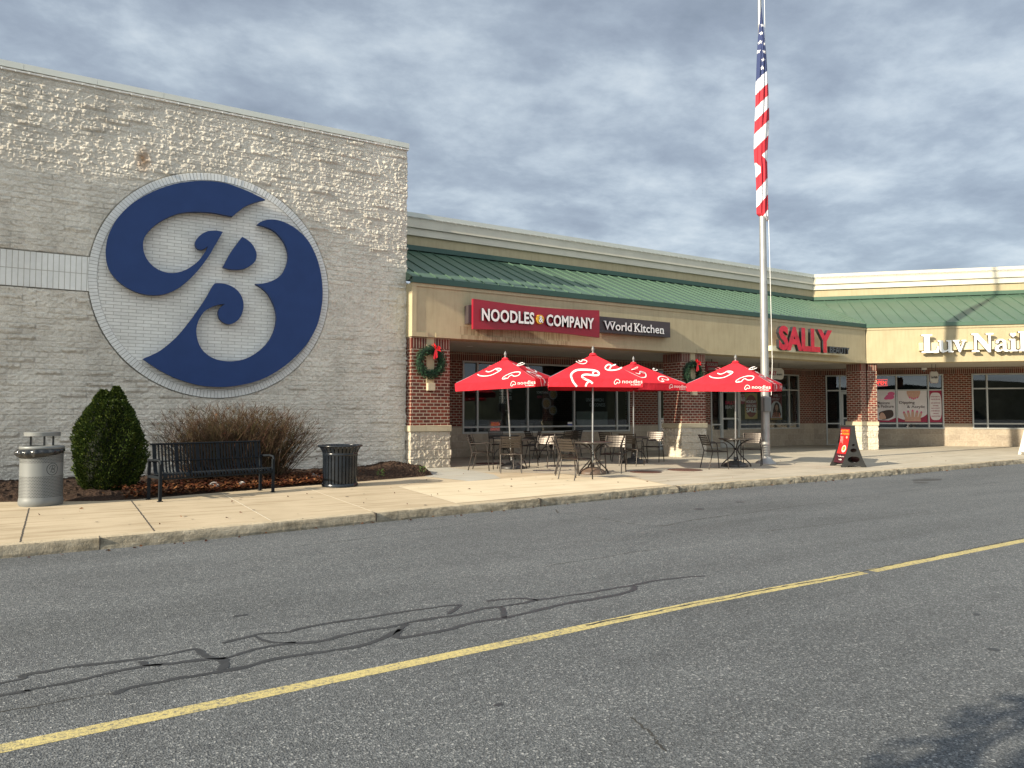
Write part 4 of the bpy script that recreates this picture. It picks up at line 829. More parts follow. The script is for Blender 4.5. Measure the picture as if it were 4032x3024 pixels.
# ---------------------------------------------------------------- posters and lettering inside the windows
def mp(o, T, Y, X0, Z0): o.location = (-X0, 0, -Z0); return o
def wtxt(label, lines, x, y, z, mat, cat='window lettering', rz=0, name='window_lettering'):
    T = thing(name, label, cat, (x, y, z), rz)
    for s, x0, z0, w, h in lines: text('lettering', s, (x0, z0, w, h), .004, mat, T, bold=.012)
    return T
yg = YS+.045
wtxt('faint grey lettering high in the restaurant window behind the two crossing umbrellas', [('UNCOMMON', -.40, .06, .80, .13), ('GOODNESS', -.24, -.12, .72, .13)], 16.70, yg, 1.92, M['wtxt'])
wtxt('faint grey lettering in the restaurant window next to the leftmost umbrella pole', [('NEXT TIME', -.23, .20, .52, .11), ('TAKE A LITTLE', -.23, .11, .48, .05), ('GOODNESS', -.23, -.05, .50, .11), ('TO GO', -.23, -.19, .28, .10), ('noodles', .0, -.45, .2, .06)], 12.86, yg, 2.07, M['wtxt'])
def food():
    T = thing('food_poster', 'window graphic with bowls of food and the word something in the restaurant window', 'poster', (14.5, yg, 2.0))
    text('lettering', 'SOMETHING', (-.35, .24, .50, .09), .004, M['wtxt'], T, bold=.015); text('lettering', 'NEW', (-.33, .08, .2, .09), .004, M['postred'], T, bold=.02)
    for x, z, r in ((.35, .22, .18), (.06, -.10, .20), (.34, -.34, .17)):
        g = MB(); n = 24; g.prism([(x+r*cos(2*pi*k/n), z+r*sin(2*pi*k/n)) for k in range(n)], -.004, 0); fixn(g.build('bowl', plain('dull_grey_bowl', (.12, .13, .13), .6), T))
        g = MB(); g.prism([(x+r*.72*cos(2*pi*k/n), z+r*.72*sin(2*pi*k/n)) for k in range(n)], -.008, -.0045); fixn(g.build('food', plain('dull_food', (.16, .12, .05), .8, 0, .6, 30), T))
food()
def pair_(x0, z0, x1, z1, label):
    T = thing('white_board', label, 'poster', ((x0+x1)/2, YS+.25, (z0+z1)/2)); fixn(MB().box(-(x1-x0)/2, (x1-x0)/2, 0, .01, -(z1-z0)/2, (z1-z0)/2).build('sheet', plain('pale_backed_sheet', (.16, .17, .15), .7, 0, .2, 4), T))
pair_(16.02, 1.13, 16.72, 1.62, 'pale square board leaning inside the restaurant window, closer to the tall window mullion'); pair_(16.80, 1.13, 17.46, 1.62, 'pale square board leaning inside the restaurant window, closer to the brick wall')
def sale():
    T = thing('sale_poster', 'tan window poster with a maroon oval reading holiday hair care sale', 'poster', (25.09, yg, 1.87)); n = 40
    fixn(MB().box(-.39, .39, -.004, 0, -.55, .55).build('sheet', M['posttan'], T)); fixn(MB().prism([(.36*cos(2*pi*k/n), .475*sin(2*pi*k/n)) for k in range(n)], -.010, -.0045).build('oval', M['postdred'], T))
    for s, x0, z0, w, h in (('HOLIDAY', -.32, .12, .64, .12), ('HAIR CARE', -.32, -.05, .64, .11), ('SALE', -.31, -.27, .63, .19)): text('lettering', s, (x0, z0, w, h), .004, M['offwhite'], T, bold=.02 if s == 'SALE' else .004).location = (0, -.0105, 0)
    T = thing('round_sticker', 'round red window sticker reading free beside the tan sale poster', 'sticker', (24.57, yg, 2.18)); fixn(MB().prism([(.20*cos(2*pi*k/n), .24*sin(2*pi*k/n)) for k in range(n)], -.004, 0).build('disc', M['postred'], T))
    for s, x0, z0, w, h in (('BUY TWO', -.12, .12, .24, .05), ('GET ONE', -.14, .03, .28, .05), ('FREE', -.18, -.11, .36, .12)): text('lettering', s, (x0, z0, w, h), .004, M['offwhite'], T, bold=.01).location = (0, -.0045, 0)
    T = thing('glam_poster', 'maroon window poster with a long haired woman in a white circle', 'poster', (26.69, yg, 1.88))
    fixn(MB().box(-.385, .385, -.004, 0, -.555, .56).build('sheet', M['postdred'], T)); fixn(MB().box(-.385, .385, -.006, -.0045, -.60, -.53).build('strip', M['posttan'], T))
    for i, s in enumerate(('EASY', 'HOLIDAY', 'GLAM')): w = (.3, .48, .34)[i]; text('lettering', s, (-w/2-.02, .40-.155*i, w, .105), .004, M['offwhite'], T).location = (0, -.0045, 0)
    arch = [(-.37, -.52), (.37, -.52), (.37, -.16)]+[(.37*cos(a), -.16+.37*sin(a)) for a in np.linspace(0, pi, 20)]+[(-.37, -.16)]
    fixn(MB().prism(arch, -.0075, -.0062).build('white_arch', M['postwht'], T))
    hair = smooth_path([(-.16, -.05), (-.08, .12), (.05, .16), (.17, .09), (.21, -.06), (.26, -.24), (.32, -.38), (.20, -.45), (-.16, -.42), (-.22, -.25)], 4, True)
    fixn(MB().prism(hair, -.009, -.0077).build('printed_hair', M['hair'], T))
    face = [(.03+.095*cos(t), -.08+.14*sin(t)) for t in np.linspace(0, 2*pi, 24)[:-1]]; fixn(MB().prism(face, -.0105, -.0092).build('printed_face', M['skin'], T))
    g = MB(); g.prism([(-.005, -.145), (.065, -.145), (.03, -.165)], -.0120, -.0107)
    for x in (-.01, .07): g.prism([(x-.018, -.065), (x+.018, -.065), (x+.018, -.055), (x-.018, -.055)], -.0120, -.0107)
    fixn(g.build('printed_features', M['hair'], T))
    g = MB()
    for k in range(5): g.prism([(-.30+.115*k, -.50), (-.19+.115*k, -.50), (-.17+.10*k, -.24-.03*abs(2-k)), (-.22+.10*k, -.24-.03*abs(2-k))], -.0135-.0004*k, -.0122)
    fixn(g.build('printed_hands', plain('poster_hand_tone', (.42, .17, .12), .6), T))
sale()
T = thing('window_lettering', 'small red and grey lettering on the glass of the beauty shop door', 'window lettering', (23.75, YS+.0, 1.9)); text('lettering', 'SALLY', (-.30, .03, .60, .14), .004, M['postred'], T, bold=.02).location = (0, -.02, 0); text('lettering', 'BEAUTY', (-.30, -.15, .62, .13), .004, M['wtxt'], T).location = (0, -.02, 0)
def wx(s, d): return (EX+(s+d)*.7071, 17.3+(-s+d)*.7071)
def wthing(n, l, c, s, z, d=YW+.022): x, y = wx(s, d); return thing(n, l, c, (x, y, z), R(-45))
def nailposters():
    n = 30
    def hand(T, x, z, sc, flip, nail):
        for k in range(5):
            a = flip*(.35*(k-2)/2); o = x+.115*sc*(k-2); L = (.30-.035*abs(k-2))*sc; g = MB(); P = []
            for t, w in ((0, .05), (.5, .052), (.9, .043), (1, .02)): P.append((o+a*L*t-w*sc, z+flip*L*t))
            for t, w in ((1, .02), (.9, .043), (.5, .052), (0, .05)): P.append((o+a*L*t+w*sc, z+flip*L*t))
            fixn(g.prism(P, -.0095-.0003*k, -.0065).build('printed_finger', M['skin'], T))
            cx = o+a*L*.9; cz = z+flip*L*.9; g = MB(); g.prism([(cx+.028*sc*cos(t), cz+.045*sc*sin(t)) for t in np.linspace(0, 2*pi, 12)[:-1]], -.0125, -.0105); fixn(g.build('printed_nail', nail, T))
        fixn(MB().prism([(x-.28*sc, z-flip*.14*sc), (x+.28*sc, z-flip*.14*sc), (x+.27*sc, z+flip*.03*sc), (x-.27*sc, z+flip*.03*sc)], -.0088, -.0066).build('printed_palm', M['skin'], T))
    T = wthing('nail_poster', 'white and crimson window poster reading dipping and acrylic with hands above and below', 'poster', 2.82, 1.865)
    fixn(MB().box(-.59, .59, -.004, 0, -.70, .70).build('sheet', M['postwht'], T))
    swoosh = [(-.59, -.70), (.59, -.70), (.59, -.34), (.42, -.47), (.15, -.57), (-.15, -.61), (-.40, -.58), (-.59, -.50)]; fixn(MB().prism(swoosh, -.006, -.0045).build('crimson_swoosh', M['postred'], T))
    hand(T, .05, .60, 1.0, -1, M['pink']); hand(T, 0, -.50, 1.15, 1, M['pink'])
    text('lettering', 'Dipping', (-.53, .08, .62, .15), .004, M['hair'], T, bold=.01).location = (0, -.0135, 0); text('lettering', '& Acrylic', (-.22, -.10, .72, .14), .004, M['hair'], T, bold=.01).location = (0, -.0135, 0)
    T = wthing('nail_poster', 'white window poster with pink petals and a pedicure photo half hidden by the corner pier', 'poster', 1.75, 1.865)
    fixn(MB().box(-.39, .39, -.004, 0, -.70, .70).build('sheet', M['postwht'], T)); fixn(MB().prism([(-.39, -.70), (.39, -.70), (.39, -.50), (.1, -.62), (-.39, -.60)], -.006, -.0045).build('crimson_swoosh', M['postred'], T))
    for x, z, r in ((.16, .42, .15), (.22, .56, .12), (.02, .36, .08)): fixn(MB().prism([(x+r*cos(2*pi*k/n)*1.2, z+r*sin(2*pi*k/n)*.75) for k in range(n)], -.008-.001*r, -.0062).build('printed_petal', M['pink'], T))
    fixn(MB().prism(smooth_path([(-.30, -.30), (-.05, -.18), (.22, -.16), (.30, -.30), (.26, -.46), (.05, -.56), (-.2, -.58)], 4, True), -.0075, -.0062).build('printed_bowl', M['hair'], T))
    fixn(MB().prism(smooth_path([(-.28, -.56), (-.26, -.36), (-.18, -.27), (-.08, -.33), (-.02, -.54)], 4, True), -.0095, -.0077).build('printed_foot', M['skin'], T))
    text('lettering', 'Manicure', (-.35, .10, .50, .12), .004, M['hair'], T, bold=.01).location = (0, -.0095, 0); text('lettering', '& Pedicure', (-.35, -.06, .66, .13), .004, M['hair'], T, bold=.01).location = (0, -.0095, 0)
    T = wthing('services_poster', 'narrow crimson window poster with a white oval list of services', 'poster', 3.745, 1.865)
    fixn(MB().box(-.25, .25, -.004, 0, -.70, .70).build('sheet', M['postred'], T)); P = [(.235*abs(cos(t))**.5*(1 if cos(t) > 0 else -1), .60*abs(sin(t))**.6*(1 if sin(t) > 0 else -1)) for t in np.linspace(0, 2*pi, 50)[:-1]]; fixn(MB().prism(P, -.006, -.0045).build('white_oval', M['postwht'], T))
    for i, s in enumerate(('APPOINTMENTS &', 'WALK-INS WELCOME', 'GIFT CERTIFICATES', 'AVAILABLE', 'GROUP PARTY', 'COMPLIMENTARY', 'DRINKS', 'ONLINE BOOKING')):
        w = .36 if len(s) > 9 else .22; z = .40-.115*i-(.05 if i > 1 else 0); text('lettering', s, (-w/2, z, w, .05), .004, M['postred'], T, bold=.01).location = (0, -.0065, 0)
    T = wthing('open_sign', 'red neon open sign in the upper pane beside the corner pier', 'neon sign', 1.56, 2.93)
    em = bpy.data.materials.new('red_neon'); em.use_nodes = True; b_ = em.node_tree.nodes['Principled BSDF']; b_.inputs['Emission Color'].default_value = (1, .05, .03, 1); b_.inputs['Emission Strength'].default_value = 1.3; b_.inputs['Base Color'].default_value = (.3, .02, .02, 1)
    text('neon_letters', 'OPEN', (-.28, -.09, .50, .17), .02, em, T, bold=.0).location = (0, .02, 0)
    g = MB(); g.tube([(-.33, .02, -.14), (.27, .02, -.14), (.27, .02, .14), (-.33, .02, .14), (-.33, .02, -.14)], .008, 5); g.build('neon_border', em, T)
nailposters()
x, y = wx(3.25, 4.3); T = thing('security_light', 'small white wall light above the nail poster window', 'light', (x, y, 3.56), R(-45)); MB().box(-.10, .10, -.05, .08, -.10, 0).build('housing', M['chalk'], T, bevel=.02); fixn(MB().lathe([(.03, -.10), (.055, -.13), (.05, -.17), (.0, -.18)], 14).build('lamp_head', M['silver'], T))
for x, z, c, l in ((15.56, 1.18, M['chalk'], 'small white card sticker low in the restaurant window'),):
    T = thing('card_sticker', l, 'sticker', (x, YS+.02, z)); fixn(MB().box(-.10, .10, -.003, 0, -.01, .06).build('card', c, T)); fixn(MB().box(-.10, .10, -.003, 0, -.06, -.0102).build('card_stripe', plain('card_blue', (.02, .05, .3), .5), T))
# ---------------------------------------------------------------- wreaths
def wreath(x, z, r, label, seed):
    rn = random.Random(seed); T = thing('wreath', label, 'wreath', (x, 17.37, z), group='evergreen wreaths on the brick piers'); g = MB()
    for k in range(2600):
        a = rn.uniform(0, 2*pi); b_ = rn.uniform(0, 2*pi); rr = .105*sqrt(rn.random())+.02
        p = Vector(((r+rr*cos(b_))*cos(a), -.06+rr*sin(b_)*.9, (r+rr*cos(b_))*sin(a))); d = Vector((rn.uniform(-1, 1), rn.uniform(-1.1, .4), rn.uniform(-1, 1))).normalized()*rn.uniform(.03, .06); w = d.orthogonal().normalized()*.010
        g.add([p-w, p+w, p+d+w*.3, p+d-w*.3], [(0, 1, 2, 3)])
    g.build('greenery', M['wreathg'], T)
    g = MB(); n = 40; g.tube([(r*cos(2*pi*k/n), -.05, r*sin(2*pi*k/n)) for k in range(n+1)], .07, 8); g.build('core', plain('wreath_core', (.012, .03, .016), .9), T)
    g = MB(); bx, bz = r*.25, r*.98
    for sx, sz, dx, dz in ((-1, .5, -.09, .10), (1, .6, .10, .07), (-.4, 1, -.03, .13), (.5, -.2, .11, -.01)):
        g.add([(bx, -.16, bz), (bx+dx-.03, -.21, bz+dz+.03), (bx+dx*1.3, -.17, bz+dz*1.2), (bx+dx+.03, -.22, bz+dz-.04)], [(0, 1, 2, 3)])
        g.add([(bx, -.165, bz), (bx+dx-.02, -.15, bz+dz+.04), (bx+dx*1.3, -.175, bz+dz*1.2), (bx+dx+.03, -.17, bz+dz-.03)], [(0, 1, 2, 3)])
    g.add([(bx-.02, -.17, bz), (bx+.02, -.17, bz), (bx-.03, -.19, bz-.26), (bx-.08, -.19, bz-.23)], [(0, 1, 2, 3)]); g.add([(bx-.0, -.175, bz), (bx+.04, -.175, bz), (bx+.05, -.19, bz-.20), (bx-.0, -.19, bz-.23)], [(0, 1, 2, 3)])
    o = g.build('bow', M['ribbon'], T)
wreath(8.147, 2.87, .325, 'round green wreath with a red bow on the brick pier nearest the off-white wall', 1)
wreath(17.52, 2.845, .315, 'round green wreath with a red bow on the middle brick pier between the umbrellas', 2)
# ---------------------------------------------------------------- flagpole and flag
FPX, FPY = 17.15, 14.155
T = thing('flagpole', 'tall tapering silver flagpole rising out of the top of the picture', 'flagpole', (FPX, FPY, SW))
g = MB(); g.lathe([(.120, 0.0), (.116, 2), (.103, 5), (.087, 8), (.067, 11), (.047, 14.2), (.045, 14.6)], 32); pole = g.build('pole', M['galv'], T)
g = MB(); g.lathe([(.30, 0.0), (.28, .03), (.20, .08), (.15, .16), (.135, .19), (.126, .19)], 24); g.build('base_collar', M['galv'], T)
g = MB(); g.lathe([(.0, 14.85), (.06, 14.82), (.085, 14.74), (.06, 14.65), (.02, 14.6)][::-1], 20); fixn(g.build('finial_ball', plain('gold_ball', (.6, .4, .1), .3, .9), T))
g = MB(); g.box(-.11, .09, -.26, -.12, 1.46, 1.88); bx = g.build('cleat_box', M['silver'], T, bevel=.02); bx.rotation_euler = (0, 0, R(-32))
g = MB(); g.tube([(.09, -.10, 14.3), (.10, -.10, 9), (.15, -.12, 5), (.17, -.13, 2.85), (.02, -.20, 1.93)], .008, 5); g.build('halyard_rope', M['white'], T)
def flag():
    LZ = [(30, 540, 552), (100, 537, 556), (185, 529, 563), (300, 523, 574), (400, 517, 585), (530, 510, 591), (600, 505, 594), (700, 500, 596), (800, 497, 597), (900, 491, 597), (1000, 487, 592), (1100, 485, 586), (1178, 487, 581), (1230, 495, 580), (1400, 496, 578), (1500, 495, 580), (1560, 497, 580), (1580, 520, 580), (1612, 574, 580)]
    zl = np.array(LZ, float); nz, na = 420, 56; g = MB(); ys = np.linspace(30, 1612, nz); V = []; cols = []
    stars = [(550, 190), (542, 252), (566, 328), (533, 315), (559, 387), (552, 447), (544, 507), (520, 380)]
    bnd = [600, 695, 787, 880, 970, 1075, 1170]
    def color(x, y):
        t = y+.93*(x-500)
        if t < 600:
            for sx, sy in stars:
                dx, dy = x-sx, y-sy; rr = math.hypot(dx, dy)
                if rr < 15:
                    a = (math.atan2(dx, -dy) % (2*pi/5))-pi/5; lim = 6.5/max(.2, cos(abs(abs(a)-pi/5)*1.0+.3)) if False else 6+9*(abs(a)/(pi/5))**1.6
                    if rr < lim: return 0
            return 2
        if y > 1178+.0*(x) or (y > 1125+.95*(x-515) and y > 1125 and t > 1170):
            pass
        if t < 1075: 
            for i, b_ in enumerate(bnd):
                if t < b_: return 1 if (i % 2 == 0 and i > 0) else (0 if i % 2 else 1)
        u = y-.95*(x-515)   # reversed fold
        if t < 1170 and y < 1178: return 1
        if y < 1190+1.0*(x-580) and x > 518: return 0
        if y < 1178+1.05*(x-487)+10 and t < 1420 and y < 1292: return 1
        t2 = y+1.15*(x-500)
        if t2 < 1290 and x < 520: return 0
        if t2 < 1390: return 1
        if t2 < 1508: return 0
        if t2 < 1618: return 1
        return 0 if x < 574 or y < 1595 else 1
    for j, y in enumerate(ys):
        l = np.interp(y, zl[:, 0], zl[:, 1]); r = np.interp(y, zl[:, 0], zl[:, 2]); c = (l+r)/2; w = (r-l)/2
        for k in range(na):
            a = 2*pi*k/na; fx = w*cos(a); fold = 1+.16*sin(5*cos(a)*2+y*.004)+.10*sin(9*cos(a)+y*.013)
            dep = -.13*min(1, w/30)*sin(a)*fold-.02*sin(y*.01)
            lat = (c+fx-540)*.00390; z = 1.53+(13.955-.004155*y-1.53)*.9695-SW
            V.append((lat*SA+dep*(-CA)*-1, lat*-CA+dep*SA, z)); cols.append((c+fx, y))
    FS = []; MI = []
    for j in range(nz-1):
        for k in range(na):
            k2 = (k+1) % na; FS.append((j*na+k, j*na+k2, (j+1)*na+k2, (j+1)*na+k)); x1, y1 = cols[j*na+k]; x2, _ = cols[j*na+k2]; MI.append(color((x1+x2)/2, y1+2))
    T = thing('flag', 'limp striped flag with white stars on blue hanging down the pole', 'flag', (FPX, FPY, 7.3)); g.add([(v[0], v[1], v[2]-7.3+SW) for v in V], FS); g.mi = MI; g.smooth = [True]*len(MI)
    fixn(g.build('flag_cloth', [M['flagw'], M['flagr'], M['flagb']], T))
flag()
#PART4
# ---------------------------------------------------------------- cafe furniture
CHP = []
def make_chair():
    t = thing('cafe_chair', 'x', 'chair', group='slatted bronze metal armchairs on the sidewalk'); m = M['bronze']
    for s in (-1, 1):
        MB().tube(smooth_path3([(-.30, s*.245, 0), (-.20, s*.245, .40), (-.195, s*.245, .47), (-.27, s*.24, .70), (-.315, s*.235, .87)]), .0135, 8).build('back_leg', m, t)
        MB().tube(smooth_path3([(.235, s*.255, 0), (.20, s*.26, .46), (.185, s*.26, .60), (.13, s*.26, .66), (.04, s*.26, .668), (-.245, s*.25, .66)]), .0130, 8).build('front_leg_and_armrest', m, t)
    g = MB()
    for k in range(7):
        x0 = -.19+.062*k; V = []
        for j in range(7):
            y = -.235+.47*j/6; z = .445-.018*(1-((j-3)/3)**2)
            V += [(x0, y, z), (x0+.048, y, z), (x0, y, z+.010), (x0+.048, y, z+.010)]
        F = []
        for j in range(6):
            a = j*4; F += [(a+2, a+3, a+7, a+6), (a, a+4, a+5, a+1), (a, a+2, a+6, a+4), (a+1, a+5, a+7, a+3)]
        g.add(V, F)
    g.tube([(-.195, -.24, .44), (.20, -.245, .44), (.20, .245, .44), (-.195, .24, .44), (-.195, -.24, .44)], .012, 6); fixn(g.build('seat', M['slatm'], t))
    g = MB(); z = .585
    for k in range(5):
        zz = .60+.056*k; x = -.245-.17*(zz-.60)/.5-.0*k; V = []
        for j in range(7):
            y = -.225+.45*j/6; b = -.018*(1-((j-3)/3)**2); xx = x+b-.01*k*.6
            V += [(xx, y, zz), (xx-.010, y, zz), (xx-.013, y, zz+.042), (xx-.023, y, zz+.042)]
        F = []
        for j in range(6):
            a = j*4; F += [(a, a+4, a+6, a+2), (a+1, a+3, a+7, a+5), (a+2, a+6, a+7, a+3), (a, a+1, a+5, a+4)]
        F += [(0, 2, 3, 1), (24, 25, 27, 26)]; g.add(V, F)
    for s in (-1, 1): g.box(-.012, .012, -.012, .012, 0, .30, rot=None) if False else None
    fixn(g.build('backrest', M['slatm'], t))
    return t
def smooth_path3(P, n=5):
    out = []; m = len(P)
    for i in range(m-1):
        p0 = P[max(i-1, 0)]; p1 = P[i]; p2 = P[i+1]; p3 = P[min(i+2, m-1)]
        for k in range(n):
            t = k/n; out.append(tuple(.5*((2*p1[j])+(-p0[j]+p2[j])*t+(2*p0[j]-5*p1[j]+4*p2[j]-p3[j])*t*t+(-p0[j]+3*p1[j]-3*p2[j]+p3[j])*t**3) for j in range(3)))
    out.append(P[-1]); return out
def rim_table(spider):
    t = thing('cafe_table', 'x', 'table', group='round bronze cafe tables on the sidewalk'); m = M['bronze']
    g = MB().lathe([(.44, .715), (.455, .720), (.46, .735), (.455, .748), (.44, .750), (.05, .748)], 40); g.build('tabletop', M['tabletop'], t)
    for k in range(4):
        a = pi/4+k*pi/2; c, s = cos(a), sin(a)
        if spider: P = [(.34, .712), (.22, .66), (.09, .56), (.050, .48), (.055, .40), (.13, .29), (.28, .15), (.36, .07), (.375, 0)]
        else: P = [(.035, .36), (.13, .355), (.25, .29), (.34, .14), (.375, .03), (.375, 0)]
        MB().tube(smooth_path3([(r*c, r*s, z) for r, z in P]), .0165 if spider else .0145, 8).build('leg', m, t)
    if spider: MB().lathe([(.034, .44), (.05, .45), (.05, .49), (.034, .50)], 16).build('collar', M['black'], t)
    else: MB().lathe([(.045, .30), (.052, .32), (.052, .70), (.16, .712)], 20).build('post', m, t)
    return t
chair0 = make_chair(); tA = rim_table(True); tB = rim_table(False); bpy.context.view_layer.update(); reg(None)
def place(first, x, y, rz, label):
    if first.get('used'): return dup(first, (x, y, SW+.004), R(rz), label)
    first['used'] = 1; first.location = (x, y, SW+.004); first.rotation_euler = (0, 0, R(rz)); first['label'] = label; return first
TABS = [(tB, 9.89, 16.14, 20, 'round table on a post with arched legs under the leftmost red umbrella'), (tA, 10.63, 13.70, 35, 'round table on crossed bent tube legs under the red umbrella with the biggest white swirl'),
        (tB, 13.93, 16.10, 15, 'round table with arched legs under the red umbrella that is partly hidden behind another'), (tA, 15.33, 13.62, 8, 'round table on crossed bent tube legs under the rightmost umbrella by the flagpole'),
        (tB, 11.55, 19.3, 40, 'dark round table in the shade by the restaurant window, nearer the off-white wall'), (tB, 13.45, 19.55, 10, 'dark round table in the shade by the restaurant window, nearer the middle brick pier')]
for f, x, y, rz, l in TABS: place(f, x, y, rz, l)
CH = [(9.02, 16.15, -42, 'metal armchair at the left end of the group, seen from the side facing the table'), (9.22, 15.10, 60, 'metal armchair with its back to the road in front of the leftmost umbrella table'), (10.80, 16.12, 212, 'sunlit metal armchair facing left across the leftmost umbrella table'),
      (9.46, 12.80, 8, 'metal armchair nearest the kerb, seen from behind'), (9.98, 13.82, -33, 'metal armchair mostly hidden behind the one nearest the kerb'), (11.27, 13.78, 217, 'brightly lit metal armchair between the table with the large swirl umbrella and the drain cover'),
      (13.27, 15.42, 26, 'shaded metal armchair with its back to the road before the half hidden umbrella'), (14.78, 16.25, 210, 'brightly lit metal armchair beside the middle brick pier'), (13.92, 17.05, 10, 'shaded metal armchair behind the half hidden umbrella table, near the brick wall'),
      (14.33, 13.42, -20, 'dark metal armchair left of the rightmost umbrella table'), (16.05, 13.72, 215, 'sunlit metal armchair touching the shadow on the flagpole foot'),
      (11.75, 19.95, 262, 'dark metal armchair pulled up behind the shaded window table'), (12.15, 18.85, 150, 'dark metal armchair right of the shaded window table, facing left'), (12.75, 19.3, -5, 'dark metal armchair facing right between the two shaded window tables'), (14.05, 19.35, 185, 'dark metal armchair at the far side of the second shaded window table'), (13.5, 18.75, 80, 'dark metal armchair with its back to the road at the second shaded window table')]
for x, y, rz, l in CH: place(chair0, x, y, rz, l)
for o in (chair0, tA, tB):
    del o['used']
for o in COL.objects:
    if 'used' in o: del o['used']
# umbrellas
SWIRL = [(480, 600), (470, 555), (420, 490), (390, 410), (410, 360), (480, 320), (600, 310), (720, 315), (780, 345), (770, 385), (710, 390), (620, 380), (560, 390), (545, 420), (590, 450), (650, 475), (690, 510), (680, 560)]
SW2 = [(590, 560), (620, 490), (655, 475)]; SW3 = [(695, 385), (705, 345), (740, 322)]
def umbrella(name, label, base, rot, s, ze, zp, tx, ty, styles, basemat, fold):
    T = thing('patio_umbrella', label, 'umbrella', (base[0], base[1], SW+.004), 0, 'square red patio umbrellas over the cafe tables')
    til = lambda p: (p[0]+tx*p[2], p[1]+ty*p[2], p[2]-tx*p[0]-ty*p[1])
    ze -= SW; zp -= SW; hs = s/2; g = MB(); cr_ = cos(rot); sr = sin(rot); sag = .045
    for k in range(4):
        a = rot+k*pi/2; nx, ny = cos(a), sin(a); tx_, ty_ = -ny, nx    # outward normal and edge direction
        sl = math.hypot(hs, zp-ze)
        def P3(u, v, off=0.0):
            """u metres along the edge, v metres up the slope (negative = valance)"""
            if v >= 0:
                f = v/sl; d = hs*(1-f); z = ze+(zp-ze)*f-sag*4*f*(1-f)*(1-min(1, abs(u)/max(d, 1e-3)))**1*.6; nn = (zp-ze)/sl
                d += off*nn; z += off*hs/sl
            else: d = hs+off+.012*math.sin(u*5+fold)*(-v/.19); z = ze+v
            return til((nx*d+tx_*u, ny*d+ty_*u, z))
        nu, nv = 12, 10; V = []; F = []
        for j in range(nv+1):
            v = sl*j/nv*.985
            for i in range(nu+1): u = hs*(1-v/sl)*(2*i/nu-1); V.append(P3(u, v))
        F = [(j*(nu+1)+i, j*(nu+1)+i+1, (j+1)*(nu+1)+i+1, (j+1)*(nu+1)+i) for j in range(nv) for i in range(nu)]; g.add(V, F, 0, True)
        V = []
        for j in range(3):
            for i in range(17): u = hs*(2*i/16-1)*(1 if j < 2 else .992); V.append(P3(u, -.095*j if j else 1e-6, 0 if j else .001))
        g.add(V, [(j*17+i, j*17+i+1, (j+1)*17+i+1, (j+1)*17+i) for j in range(2) for i in range(16)], 0, True)
        sty = styles[k]
        # the edge runs from -u to +u; seen from outside +u lies to the right when u is mirrored
        def mA(x, y): return P3((x-728)/631, (437-y)/350*sl if y < 437 else -(y-437)/631*.97, .006)
        def mB(x, y): return P3((x-577)/517, (470+(577-x)*.03-y)/335*sl if y < 470 else -(y-470)/517, .006)
        mir = lambda f: (lambda x, y: f(x, y))
        st = lambda pts, w, f: g.ribbon(smooth_path(pts, 5), w, f, 1)
        if sty == 'A':
            st([p for p in SWIRL if p[1] < 556][:], 27, mA); st(SW2[1:]+[(640, 500)][:0] or SW2, 24, mA) if False else st([(592, 552), (610, 505), (655, 472)], 24, mA); st(SW3, 20, mA)
            st([(470, 200), (500, 222), (560, 232), (610, 218), (628, 192), (600, 180), (565, 180), (550, 200), (525, 200), (508, 185)], 11, mA)
            st([(1120, 285), (1060, 310), (960, 320), (895, 305), (885, 275), (920, 245), (960, 245), (965, 270), (935, 305)], 17, mA); st([(960, 262), (1000, 255), (1040, 243)], 15, mA)
        else:
            st([(295, 360), (340, 380), (420, 385), (490, 370), (550, 330), (585, 292), (560, 275), (510, 278), (480, 302), (435, 325), (388, 315)], 12, mB); st([(510, 280), (535, 297), (582, 300)], 10, mB)
            st([(720, 437), (675, 440), (670, 410), (720, 370), (790, 347), (860, 350), (878, 370), (860, 400), (810, 405), (770, 385), (745, 405), (735, 432), (690, 425)], 11, mB)
            st([(884, 228), (845, 250), (790, 255), (800, 235), (830, 218), (858, 216)], 9, mB); st([(830, 218), (825, 240)], 7, mB)
        # brand lettering on the hanging edge
        f = mA if sty == 'A' else mB; sc = 631 if sty == 'A' else 517; X0 = 1090 if sty == 'A' else 872; Y0 = 500 if sty == 'A' else 528; hh = .085*sc
        st([(X0-.15*sc, Y0+.03*sc), (X0-.16*sc, Y0-.02*sc), (X0-.11*sc, Y0-.085*sc), (X0-.05*sc, Y0-.06*sc), (X0-.04*sc, Y0-.01*sc), (X0-.08*sc, Y0), (X0-.10*sc, Y0-.015*sc), (X0-.12*sc, Y0+.02*sc), (X0-.15*sc, Y0+.03*sc)], .013*sc, f)
        for txt, x0, y0, w, h, b_ in (('noodles', X0+.015*sc, Y0+.005*sc, .44*sc, .085*sc, .0), ('& COMPANY', X0+.20*sc, Y0+.05*sc, .22*sc, .028*sc, .02)):
            cu = bpy.data.curves.new('t', 'FONT'); cu.body = txt; cu.offset = b_; cu.resolution_u = 2; t = bpy.data.objects.new('t', cu); COL.objects.link(t)
            me = bpy.data.meshes.new_from_object(t.evaluated_get(bpy.context.evaluated_depsgraph_get())); COL.objects.unlink(t); bpy.data.objects.remove(t)
            co = np.array([v.co[:] for v in me.vertices]); mn = co.min(0); mx = co.max(0)
            g.add([f(x0+(c[0]-mn[0])/(mx[0]-mn[0])*w, y0-(c[1]-mn[1])/(mx[1]-mn[1])*h) for c in co], [tuple(p.vertices) for p in me.polygons], 1); bpy.data.meshes.remove(me)
    can = g.build('canopy', [M['redcan'], M['offwhite']], T)
